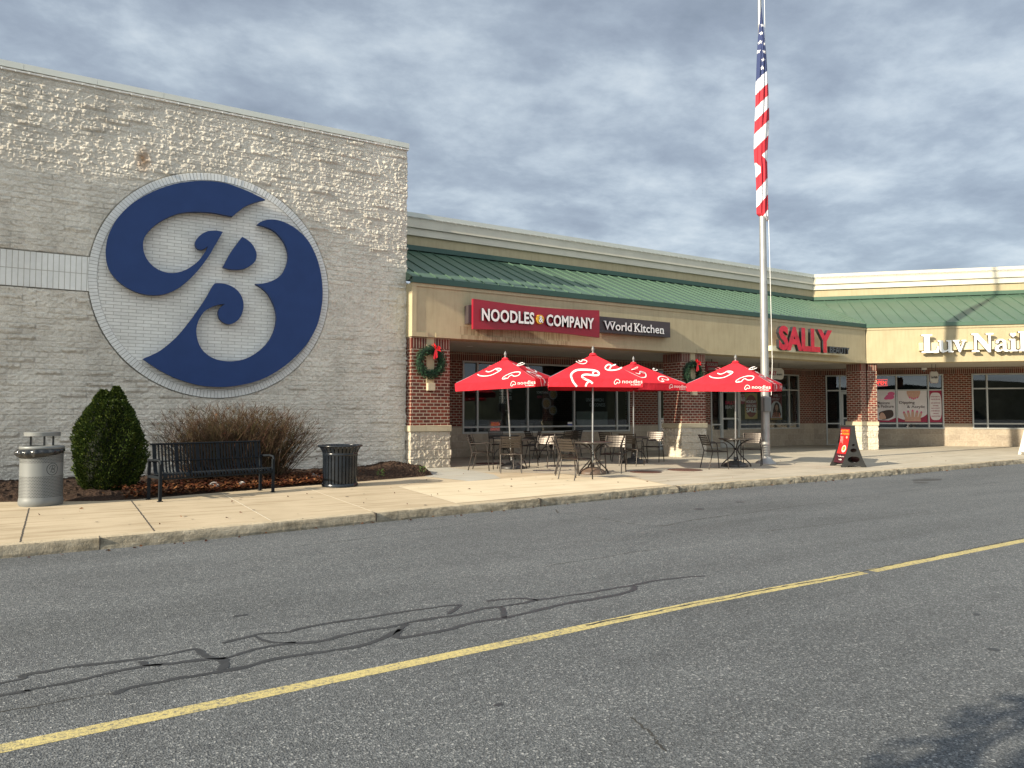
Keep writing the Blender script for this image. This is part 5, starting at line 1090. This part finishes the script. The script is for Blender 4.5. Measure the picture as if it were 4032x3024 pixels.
    if fold:
        g = MB(); a = rot+fold*pi/2-pi/2; P_ = [til((.82*cos(rot+k_), .82*sin(rot+k_), ze+.12)) for k_ in (0,)]
    MB().lathe([(.10, zp-.035), (.075, zp+.005), (.045, zp+.02)], 16).build('top_cap', M['redcan'], T, loc=(tx*zp, ty*zp, 0))
    fixn(MB().lathe([(.022, 0), (.030, .02), (.022, .035), (.018, .05), (.036, .075), (.034, .11), (.016, .16), (0, .18)], 14).build('finial', M['silver'], T, loc=(tx*zp, ty*zp, zp+.01)))
    MB().tube([til((0, 0, .05)), til((0, 0, zp))], .021, 12).build('pole', M['steel'], T)
    for k in range(4):
        a = rot+pi/4+k*pi/2; MB().tube([til((hs*1.38*cos(a), hs*1.38*sin(a), ze+.02)), til((.03*cos(a), .03*sin(a), zp-.05))], .009, 6).build('rib', M['steel'], T)
        MB().tube([til((hs*.75*cos(a), hs*.75*sin(a), ze+.27)), til((.03*cos(a), .03*sin(a), ze+.02))], .007, 6).build('strut', M['steel'], T)
    MB().lathe([(.32, 0), (.33, .02), (.31, .06), (.25, .10), (.17, .125), (.16, .15), (.05, .16), (.04, .26)], 32).build('base', basemat, T)
    MB().tube([til((.0, -.021, .20)), til((0, -.06, .20))], .014, 8).build('clamp_knob', M['black'], T)
    return T
def rr(d): return R(d)
UMB = [('leftmost square red umbrella, tilted a little to the left, in front of the restaurant window', (9.89, 16.14), 41.9, 2.05, 2.37, 2.95, -.070, .001, 'umbbase', 1), ('square red umbrella in front with the largest white swirl on its near face', (10.63, 13.75), 55.4, 2.09, 2.30, 2.94, .013, .002, 'umbbaseb', 0),
       ('square red umbrella partly hidden behind the one with the large swirl, near the brick wall', (13.93, 16.12), 88.0, 2.09, 2.38, 2.99, -.001, -.012, 'umbbase', 3), ('rightmost square red umbrella, its edge against the flagpole', (15.33, 13.65), 31.6, 2.10, 2.32, 2.92, -.019, -.034, 'umbbase', 0)]
def facing(base, rot):
    """which of the four faces looks at the camera"""
    d = atan2(-base[1], -base[0]); return min(range(4), key=lambda k: abs((rot+k*pi/2-d+pi) % (2*pi)-pi))
for i, (l, b_, rot, s, ze, zp, tx, ty, bm_, fo) in enumerate(UMB):
    rot = R(rot); k0 = facing(b_, rot); st = ['B', 'B', 'B', 'B']
    if i == 1: st = ['B']*4; st[k0] = 'A'; st[(k0+2) % 4] = 'A'
    elif i == 0: st[(k0+1) % 4] = 'A'; st[(k0+3) % 4] = 'A'
    elif i == 3: st[(k0+1) % 4] = 'A'; st[(k0+3) % 4] = 'A'
    umbrella('u', l, b_, rot, s, ze, zp, tx, ty, st, M[bm_], fo)
# ---------------------------------------------------------------- bench and bins
def bench():
    L = 1.94; T = thing('park_bench', 'long charcoal steel slatted bench facing the road in front of the twiggy shrub', 'bench', (1.394, 13.01, SW), R(15.5)); m = M['benchp']
    prof = [(.47, .90), (.455, .84), (.415, .60), (.385, .47), (.32, .415), (.16, .425), (.05, .445), (.0, .43), (-.02, .385), (.0, .355)]
    prof = smooth_path(prof, 4); gs = MB()
    x = .03; k = 0
    back = MB(); seat = MB()
    while x < L-.03:
        w = .062 if k % 6 == 0 else .026
        for grp, lo, hi in ((back, 0, 14), (seat, 13, len(prof)-1)):
            V = []; F = []; Pp = prof[lo:hi+1]
            for i, (y, z) in enumerate(Pp):
                a = Pp[max(i-1, 0)]; b = Pp[min(i+1, len(Pp)-1)]; d = math.hypot(b[0]-a[0], b[1]-a[1]); ny, nz = -(b[1]-a[1])/d*.004, (b[0]-a[0])/d*.004
                V += [(x, y+ny, z+nz), (x+w, y+ny, z+nz), (x+w, y-ny, z-nz), (x, y-ny, z-nz)]
            for i in range(len(Pp)-1):
                a = i*4; F += [(a, a+1, a+5, a+4), (a+2, a+3, a+7, a+6), (a+1, a+2, a+6, a+5), (a+3, a, a+4, a+7)]
            grp.add(V, F)
        x += w+.028 if k % 6 else w+.026; k += 1
    back.tube([(.0, .465, .90), (L, .465, .90)], .016, 8); back.tube([(.0, .39, .62), (L, .39, .62)], .010, 6); fixn(back.build('backrest', m, T))
    seat.tube([(.0, .0, .355), (L, .0, .355)], .014, 8); seat.tube([(0, .30, .40), (L, .30, .40)], .014, 8); fixn(seat.build('seat', m, T))
    for xx in (-.01, L+.01):
        MB().box(xx-.022, xx+.022, -.02, .02, 0, .60).build('leg', m, T); MB().box(xx-.022, xx+.022, .44, .475, 0, .66).build('leg', m, T)
        MB().tube([(xx, .44, .64), (xx, .12, .655), (xx, .0, .64), (xx, -.02, .59)], .02, 8).build('armrest', m, T)
        MB().box(xx-.018, xx+.018, .02, .44, .36, .40).build('side_rail', m, T)
        for y in (0, .457): MB().box(xx-.035, xx+.035, y-.035, y+.035, 0, .012).build('foot', m, T)
bench()
def silver_bin():
    T = thing('litter_bin', 'silver perforated metal litter bin with a raised hood and black liner', 'litter bin', (-.228, 13.54, SW)); n = 64
    MB().lathe([(.285, .0), (.296, .02), (.300, .06), (.295, .10), (.290, .12), (.288, .84), (.288, .86)], n).build('body', M['perf'], T)
    MB().lathe([(.29, .855), (.302, .858), (.304, .895), (.295, .905), (.17, .915), (.165, .90)], n).build('lid', M['silver'], T)
    for a in (2.9, 4.9, 5.9): MB().box(.155*cos(a)-.014, .155*cos(a)+.014, .155*sin(a)-.006, .155*sin(a)+.006, .905, 1.06).build('hood_post', M['plastic'], T)
    MB().lathe([(.0, 1.062), (.235, 1.060), (.242, 1.062), (.242, 1.118), (.238, 1.122), (.0, 1.124)], 48, sm=False).build('hood', M['silver'], T)
    g = MB(); V = []; nn = 90
    for j in range(5):
        for k in range(nn):
            a = 2*pi*k/nn; d = (.5+.5*cos(a-R(215))); L = .03+.10*d; r = .298+.055*d*sin(pi*(j+.6)/4.6)*(1+.3*sin(k*1.3)+.25*sin(k*.7))+.004; V.append((r*cos(a), r*sin(a), .858-L*j/4))
    g.add(V, [(j*nn+k, j*nn+(k+1) % nn, (j+1)*nn+(k+1) % nn, (j+1)*nn+k) for j in range(4) for k in range(nn)], 0, True); g.build('liner', M['bag'], T)
    # the round script emblem on the plain band
    a0 = R(-68)+R(8); mpc = lambda u, v: (.2905*cos(a0+u/.29), .2905*sin(a0+u/.29), .56+v); g = MB()
    g.ribbon([(.080*cos(t), .090*sin(t)) for t in np.linspace(0, 2*pi, 40)], .007, mpc)
    for st_ in ([(-.028, -.05), (-.012, 0), (.006, .05)], [(-.045, .0), (-.03, .04), (.01, .06), (.038, .04), (.028, .01), (-.005, .0), (.028, -.01), (.034, -.035), (.01, -.052), (-.015, -.04)]): g.ribbon(smooth_path(st_, 5), .007, mpc)
    g.build('round_emblem', M['black'], T)
silver_bin()
def black_bin():
    T = thing('litter_bin', 'black slatted metal litter bin with a flared rim beside the mulch bed', 'litter bin', (4.66, 14.0, SW)); m = M['black']
    prof = smooth_path([(.325, .05), (.33, .30), (.33, .55), (.34, .66), (.375, .73), (.405, .775)], 3); g = MB(); n = 30
    for k in range(n):
        a = 2*pi*k/n; da = .075; V = []; F = []
        for r, z in prof: V += [(r*cos(a-da), r*sin(a-da), z), (r*cos(a+da), r*sin(a+da), z), ((r-.008)*cos(a+da), (r-.008)*sin(a+da), z), ((r-.008)*cos(a-da), (r-.008)*sin(a-da), z)]
        for i in range(len(prof)-1):
            b = i*4; F += [(b, b+1, b+5, b+4), (b+2, b+3, b+7, b+6), (b+1, b+2, b+6, b+5), (b+3, b, b+4, b+7)]
        g.add(V, F)
    fixn(g.build('slats', m, T))
    MB().lathe([(.345, 0), (.348, .05), (.335, .065), (.30, .06)], 48).build('bottom_ring', m, T); MB().lathe([(.333, .60), (.338, .61), (.338, .64), (.333, .65)], 48).build('band', m, T)
    g = MB(); g.tube([(.415*cos(t), .415*sin(t), .785) for t in np.linspace(0, 2*pi, 49)], .018, 8, cap=False); g.build('rim', m, T)
    MB().lathe([(.0, .03), (.295, .03), (.30, .74), (.31, .745), (.285, .745), (.28, .10)], 40).build('inner_liner', M['plastic'], T)
black_bin()
# ---------------------------------------------------------------- pavement signs
def aframe():
    T = thing('pavement_sign', 'black moulded A-frame sign with a red food poster on the sidewalk by the corner pier', 'A-frame sign', (17.93, 12.12, SW+.004), R(-31)); m = M['plastic']
    # local x = profile direction, y = depth
    half = [(.048, 1.10), (.055, .95), (.085, .74), (.14, .50), (.20, .32), (.27, .14), (.33, .03), (.33, 0), (.21, 0), (.15, .035), (0, .05)]
    hf = smooth_path(half[:7], 4)+half[7:]; out = hf+[(-x, z) for x, z in hf[::-1][1:]]
    el = lambda cz, rx, rz: [(rx*cos(t), cz+rz*sin(t)) for t in np.linspace(0, 2*pi, 25)[:-1]]
    for y in (-.30, .34): curve_solid('side_plate', [out, el(.58, .045, .032), el(.44, .088, .052), el(.20, .165, .085)], .04, m, T, loc=(0, y, 0))
    MB().tube([(0, -.32, 1.07), (0, .32, 1.07)], .03, 10).build('top_bar', m, T)
    P_ = smooth_path([(-.045, 1.05), (-.075, .74), (-.125, .50), (-.19, .30), (-.26, .10)], 6)
    def face(side, off=0.0): return lambda u, v: face_pt(side, u, v, off)
    Ls = [0]
    for a, b in zip(P_, P_[1:]): Ls.append(Ls[-1]+math.hypot(b[0]-a[0], b[1]-a[1]))
    def face_pt(side, u, v, off):
        d = (1-v)*Ls[-1]; x = float(np.interp(d, Ls, [p[0] for p in P_]))-off; z = float(np.interp(d, Ls, [p[1] for p in P_]))+off*.3
        return (x*side, u*side, z)
    for side in (1, -1):
        def panel(g, u0, u1, v0, v1, off, n=14):
            V = [face_pt(side, u, v0+(v1-v0)*i/n, off) for i in range(n+1) for u in (u0, u1)]; g.add(V, [(i*2, i*2+1, i*2+3, i*2+2) for i in range(n)])
        g = MB(); panel(g, -.30, .29, 0, 1, 0); o = g.build('poster_sheet', plain('poster_brown', (.055, .012, .02), .45), T)
        g = MB(); panel(g, -.25, .25, .26, .94, .004); a_ = g.build('printed_red_field', plain('aframe_red', (.62, .02, .02), .45), T)
        f4 = lambda u, v, side=side: face_pt(side, -u, v, .007)
        g = MB(); n = 30; cxy = (-.02 if False else -.0, .36)
        g.add([face_pt(side, -.08+.12*cos(t), .40+.10*sin(t), .007) for t in np.linspace(0, 2*pi, n+1)[:-1]], [tuple(range(n))]); g.build('printed_bowl', plain('bowl_cream', (.66, .64, .55), .5), T)
        g = MB(); g.add([face_pt(side, -.08+.08*cos(t), .41+.065*sin(t), .010) for t in np.linspace(0, 2*pi, n+1)[:-1]], [tuple(range(n))]); g.build('printed_food', plain('food_olive', (.24, .24, .06), .8, 0, .7, 40), T)
        g = MB(); g.ribbon([(-.06, .52), (-.07, .66), (-.10, .70)], .010, f4); g.add([face_pt(side, -.13+.05*cos(t), .72+.035*sin(t), .008) for t in np.linspace(0, 2*pi, 21)[:-1]], [tuple(range(20))]); g.build('printed_fork', plain('printed_peach', (.7, .35, .28), .6), T)
        g = MB()
        for txt, x0, y0, w, h, b_, mi in (('TASTY TWIST', -.19, .865, .40, .055, .03, 0), ('FUNDRAISERS', -.17, .785, .42, .055, .03, 0), ('a', -.235, .87, .025, .03, .02, 1), ('on', -.24, .79, .05, .03, .02, 1), ('ESSENTIALS', -.22, .71, .15, .02, .01, 1), ('helping', -.22, .675, .12, .02, .01, 1), ('groups raise', -.22, .64, .16, .02, .01, 1), ('funds with', -.22, .605, .13, .02, .01, 1), ('every bowl', -.22, .57, .14, .02, .01, 1), ('noodles.com', -.12, .17, .34, .03, .02, 1), ('noodles', -.02, .075, .17, .045, .02, 1)):
            cu = bpy.data.curves.new('t', 'FONT'); cu.body = txt; cu.offset = b_; cu.resolution_u = 2; t = bpy.data.objects.new('t', cu); COL.objects.link(t)
            me = bpy.data.meshes.new_from_object(t.evaluated_get(bpy.context.evaluated_depsgraph_get())); COL.objects.unlink(t); bpy.data.objects.remove(t)
            co = np.array([v.co[:] for v in me.vertices]); mn = co.min(0); mx = co.max(0)
            g.add([f4(x0+(c[0]-mn[0])/(mx[0]-mn[0])*w, y0+(c[1]-mn[1])/(mx[1]-mn[1])*h) for c in co], [tuple(p.vertices) for p in me.polygons], mi); bpy.data.meshes.remove(me)
        g.build('lettering', [M['orange'], M['offwhite']], T)
aframe()
def aframe2():
    T = thing('pavement_sign', 'white plastic A-frame sign cut by the right edge of the picture', 'A-frame sign', (28.35, 12.15, SW+.004), R(-38)); m = M['chalk']
    for y in (-.33, .33):
        for s in (-1, 1): g = MB(); g.prism([(s*.36, 0), (s*.28, 0), (s*.02, 1.12), (s*.07, 1.12)], y-.02, y+.02); fixn(g.build('leg', m, T))
    for s in (-1, 1):
        g = MB(); g.prism([(s*.32, .10), (s*.335, .10), (s*.075, 1.06), (s*.06, 1.06)], -.31, .31); fixn(g.build('sign_board', M['postwht'], T))
aframe2()
# ---------------------------------------------------------------- manholes, litter
for i, (x, y, r, l) in enumerate(((13.35, 13.50, .38, 'rust brown round drain cover between the umbrella tables on the grey paving'), (12.05, 13.50, .33, 'rust stained round cover beside the sunlit armchair'), (10.35, 18.1, .36, 'dark round cover in the shade near the restaurant window'))):
    T = thing('manhole_cover', l, 'manhole cover', (x, y, SW+.004), 0, 'round iron covers set in the sidewalk'); fixn(MB().lathe([(r, .0), (r, .010), (r-.02, .012), (0, .012)], 40).build('lid', M['rust'], T)); fixn(MB().lathe([(r+.05, .0), (r+.045, .006), (r+.001, .006)], 40).build('frame_ring', M['rust'], T))
g = MB(); rn = random.Random(11)
LP = [(4.3, 11.6), (4.6, 10.6), (5.6, 11.6), (7.4, 12.1), (8.2, 13.4), (8.0, 15.2), (9.7, 11.7), (10.3, 11.5), (2.2, 10.9), (1.1, 10.3), (14.8, 12.6), (16.6, 12.1), (20.5, 12.6), (24.1, 13.3), (18.2, 14.5), (20.4, 16.6), (15.9, 14.6), (11.8, 15.6), (3.3, 12.6), (6.6, 14.2), (12.6, 11.3), (22.3, 11.9)]
LP += [(gx, ky(gx)-rn.uniform(.02, .22)) for gx in [rn.uniform(-1, 24) for _ in range(90)]]+[(rn.uniform(-.5, 9), rn.uniform(10.4, 13.3)) for _ in range(16)]
for x, y in LP:
    a = rn.uniform(0, pi); s = rn.uniform(.012, .035); c_, s_ = cos(a)*s, sin(a)*s; z = SW+.010 if y > ky(x) else .008; g.add([(x-c_, y-s_, z), (x-s_*.5, y+c_*.5, z+.02), (x+c_, y+s_, z+.005), (x+s_*.5, y-c_*.5, z)], [(0, 3, 2, 1)])
tag(g.build('scattered_leaves', M['leafred']), 'a few dry brown leaves scattered over the paving', 'fallen leaves', kind='stuff')
# ---------------------------------------------------------------- planting bed
BF = [(-9, 15.6), (-3, 15.2), (-.65, 14.25), (.07, 13.87), (.6, 13.60), (1.02, 13.56), (1.975, 13.86), (3.05, 14.14), (4.2, 14.44), (5.26, 14.70), (7.06, 15.22), (7.32, 15.38), (7.5, 16.2), (7.60, 17.0), (7.61, 17.7)]
def bed():
    g = MB(); nx, ny = 260, 60; xs = np.linspace(-4, 7.61, nx); bx = [p[0] for p in BF]; by = [p[1] for p in BF]; V = []
    for j in range(ny+1):
        for i in range(nx):
            x = xs[i]; y0 = float(np.interp(x, bx[:12]+[7.62], by[:12]+[17.2])); t = j/ny; y = y0+(17.74-y0)*t; d = min(t*(17.74-y0), .5, max(0, 7.75-x)*1.2)
            e = min(1, d/.12); z = SW+.012*e+.10*(d/.5)**.7*(.6+.8*RT[int(x*1.3) % 256, int(y*1.3) % 256]*.5)+(RT[(i*3) % 256, (j*5) % 256]-.5)*.035*e+(RT[(i//3) % 256, (j//2+9) % 256]-.5)*.03*e
            if x > 6.4: z += .10*e*max(0, 1-abs(x-7.2)/.8)*min(1, max(0, (y-15.6)/.5))
            V.append((x, y, z))
    g.add(V, [(j*nx+i, j*nx+i+1, (j+1)*nx+i+1, (j+1)*nx+i) for j in range(ny) for i in range(nx-1)], 0, False); fixn(tag(g.build('mulch_bed', M['mulch']), 'bed of dark bark mulch along the foot of the off-white wall', 'planting bed', kind='stuff'))
bed()
def bedz(x, y):
    y0 = float(np.interp(x, [p[0] for p in BF[:12]], [p[1] for p in BF[:12]])); return y-y0, SW+.012+.10*(max(0, min(y-y0, .5))/.5)**.7
g = MB(); rn = random.Random(4)
for k in range(5200):
    x = rn.gauss(3.0, 1.25) if k % 3 else rn.uniform(.6, 4.8); yy = rn.random()**1.5*1.5
    y0 = float(np.interp(x, [p[0] for p in BF[:12]], [p[1] for p in BF[:12]])); y = y0+.02+yy
    if not (.9 < x < 4.9) and rn.random() > .12: continue
    if x < -1 or x > 7.3: continue
    z = bedz(x, y)[1]+rn.uniform(.015, .06); a = rn.uniform(0, 2*pi); s = rn.uniform(.018, .042); u = Vector((cos(a), sin(a), rn.uniform(-.5, .5)))*s; v = Vector((-sin(a), cos(a), rn.uniform(-.5, .5)))*s*.7; c = Vector((x, y, z))
    g.add([c-u, c-v*.9, c+u*1.1+Vector((0, 0, s*.3)), c+v], [(0, 1, 2, 3)])
tag(g.build('leaf_litter', M['leafred']), 'drift of red and brown fallen leaves on the mulch under the bench', 'fallen leaves', kind='stuff')
for i, (x, y, s, l) in enumerate(((7.05, 15.42, .13, 'little green weed at the pointed corner of the mulch bed'), (5.9, 15.05, .13, 'little green weed in the middle of the bare mulch right of the black bin'), (5.15, 14.78, .10, 'tiny weed in the mulch just right of the black bin'))):
    rn = random.Random(i); g = MB()
    for k in range(46):
        a = rn.uniform(0, 2*pi); r = rn.uniform(.2, 1)*s; c = Vector((x+r*.6*cos(a), y+r*.6*sin(a), bedz(x, y)[1]+rn.uniform(0, s*1.1))); d = Vector((cos(a), sin(a), rn.uniform(0, 1))).normalized()*s*.35; w = d.orthogonal().normalized()*s*.07; g.add([c-w, c+w, c+d], [(0, 1, 2)])
    tag(g.build('weed', M['weed']), l, 'weed', 'small weeds in the mulch bed')
for i, (x, y, r, l) in enumerate(((2.42, 14.35, .10, 'pale grey stone in the leaf litter below the middle of the bench'), (2.92, 14.42, .075, 'smaller pale stone in the leaf litter under the right half of the bench'), (4.55, 15.3, .12, 'pale stone at the foot of the twiggy shrub near the black bin'))):
    bm = bmesh.new(); bmesh.ops.create_icosphere(bm, subdivisions=2, radius=r); rn = random.Random(i+50)
    for v in bm.verts: v.co *= rn.uniform(.8, 1.15); v.co.z *= .7
    me = bpy.data.meshes.new('stone'); bm.to_mesh(me); bm.free(); me.materials.append(plain('pale_stone', (.42, .40, .38), .9, 0, .2, 9)); o = bpy.data.objects.new('stone', me); COL.objects.link(o); o.location = (x, y, .22); tag(o, l, 'stone', 'stones in the leaf litter')
# evergreen
def evergreen(x0, y0, H, Rm, label):
    T = thing('evergreen_shrub', label, 'shrub', (x0, y0, SW)); rn = random.Random(2); g = MB()
    prof = lambda t: np.interp(t, [0, .08, .2, .38, .55, .68, .78, .87, .93, 1.0], [.55, .82, .97, 1.0, .93, .80, .64, .44, .34, .22])
    bump = lambda a, t: 1+.07*sin(3*a+7*t)+.08*sin(6*a-9*t)+.07*sin(11*a+17*t)*sin(t*23+a)+.05*sin(19*a-31*t)
    for k in range(36000):
        t = rn.random()**.9; a = rn.uniform(0, 2*pi); r = Rm*prof(t)*bump(a, t)*(1-.22*rn.random()**2.2); z = .03+t*H
        ox = 0
        if t > .87:
            ox = (.095 if rn.random() > .45 else -.105); r = Rm*.30*max(.1, 1-(t-.87)/.13)**.7*rn.uniform(.7, 1.05)
            if ox < 0: z -= .06*(t-.87)/.13
        c = Vector((r*cos(a)+ox, r*sin(a), z)); out = Vector((cos(a), sin(a), .55+rn.uniform(-.3, .5))).normalized(); d = (out+Vector((rn.uniform(-.5, .5), rn.uniform(-.5, .5), rn.uniform(-.2, .7)))).normalized()*rn.uniform(.022, .055); w = d.cross(Vector((rn.uniform(-1, 1), rn.uniform(-1, 1), rn.uniform(-1, 1)))).normalized()*rn.uniform(.006, .012)
        g.add([c-w*.6, c+w*.6, c+d*.6+w, c+d, c+d*.6-w], [(0, 1, 2, 3, 4)])
    g.build('foliage', M['ever'], T)
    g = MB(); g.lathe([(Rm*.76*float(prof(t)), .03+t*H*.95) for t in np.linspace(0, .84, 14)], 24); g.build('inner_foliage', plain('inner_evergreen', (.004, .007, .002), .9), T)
    MB().tube([(0, 0, -.05), (0, 0, .5)], .05, 8).build('trunk', M['bark'], T)
evergreen(.75, 14.85, 1.84, .535, 'dense dark green conical evergreen between the silver bin and the bench')
def shrub():
    T = thing('twiggy_shrub', 'wide bare twiggy brown shrub behind the bench with a few red leaves', 'shrub', (3.08, 15.65, SW)); rn = random.Random(8); g = MB(); tips = []
    for k in range(1250):
        bx = rn.gauss(0, .50); by = rn.gauss(0, .22); bx = max(-.8, min(.8, bx)); a = rn.gauss(0, .42)+bx*.28; b = rn.gauss(0, .36); L = rn.uniform(1.0, 1.58)*(1-.04*abs(bx)); d = Vector((sin(a), sin(b), 1)).normalized(); p = Vector((bx, by, .02)); path = [p]; n = 5
        for i in range(n):
            d = (d+Vector((rn.uniform(-.15, .15)+.03*np.sign(a), rn.uniform(-.15, .15), .02))).normalized(); p = p+d*L/n; path.append(p)
            for _r in range(3 if i > 1 else 1):
                if rn.random() > .8: continue
                e = (d+Vector((rn.uniform(-1.3, 1.3), rn.uniform(-1, 1), rn.uniform(-.2, .6)))).normalized(); q_ = p+e*rn.uniform(.07, .24); g.tube([p, (p+q_)/2+Vector((rn.uniform(-.02, .02), 0, rn.uniform(-.01, .02))), q_], .002, 3, cap=False, rs=[.0035, .0028, .0018]); tips.append(q_)
        g.tube(path, .004, 3, cap=False, rs=[.0065, .0058, .005, .004, .003, .002]); tips.append(p)
    g.build('twigs', M['twig'], T)
    g = MB()
    for k in range(170):
        c = rn.choice(tips)+Vector((rn.uniform(-.03, .03), rn.uniform(-.03, .03), -rn.uniform(0, .3))); s = rn.uniform(.012, .026); u = Vector((rn.uniform(-1, 1), rn.uniform(-1, 1), rn.uniform(-1, 1))).normalized()*s; v = u.orthogonal().normalized()*s*.7; g.add([c-u, c-v, c+u, c+v], [(0, 1, 2, 3)])
    g.build('red_leaves', M['leafred'], T)
shrub()
# off-frame tree on the car-park side whose thin shadow falls on the near corner of the road
def tree():
    X, Y = -2.7, .78; T = thing('parking_tree', 'small bushy ornamental tree just outside the picture beside the photographer', 'tree', (X, Y, 0)); rn = random.Random(5)
    MB().tube([(0, 0, 0), (.03, 0, .8), (0, .03, 1.6), (.02, 0, 2.6)], .05, 10, rs=[.06, .05, .04, .02]).build('trunk', M['bark'], T)
    g = MB()
    for k in range(40):
        a = rn.uniform(0, 2*pi); z = rn.uniform(1.4, 2.4); r = rn.uniform(.4, .8); g.tube([(0, 0, z), (r*.5*cos(a), r*.3*sin(a), z+.2), (r*cos(a), r*.55*sin(a), z+.4)], .01, 5, rs=[.014, .010, .005])
    g.build('limbs', M['bark'], T); g = MB()
    for k in range(15000):
        x = rn.gauss(-.15, .95); z = 2.5+rn.gauss(0, .40); y = rn.gauss(0, .30)+.08
        if x > 1.3 or z < 1.5: continue
        if y+Y > 1.44+.08*sin(x*5)+.10*sin(x*13+z*9) or RT[int(x*8+y*11) % 256, int(z*8+y*7) % 256] < .40 or RT[int((y+.03*sin(x*6))*26) % 256, 77] < .42: continue
        c = Vector((x, y, z)); u = Vector((rn.uniform(-1, 1), rn.uniform(-1, 1), rn.uniform(-1, 1))).normalized()*.05; v = u.orthogonal().normalized()*.03; g.add([c-u, c-v, c+u, c+v], [(0, 1, 2, 3)])
    g.build('crown', M['treel'], T)
tree()
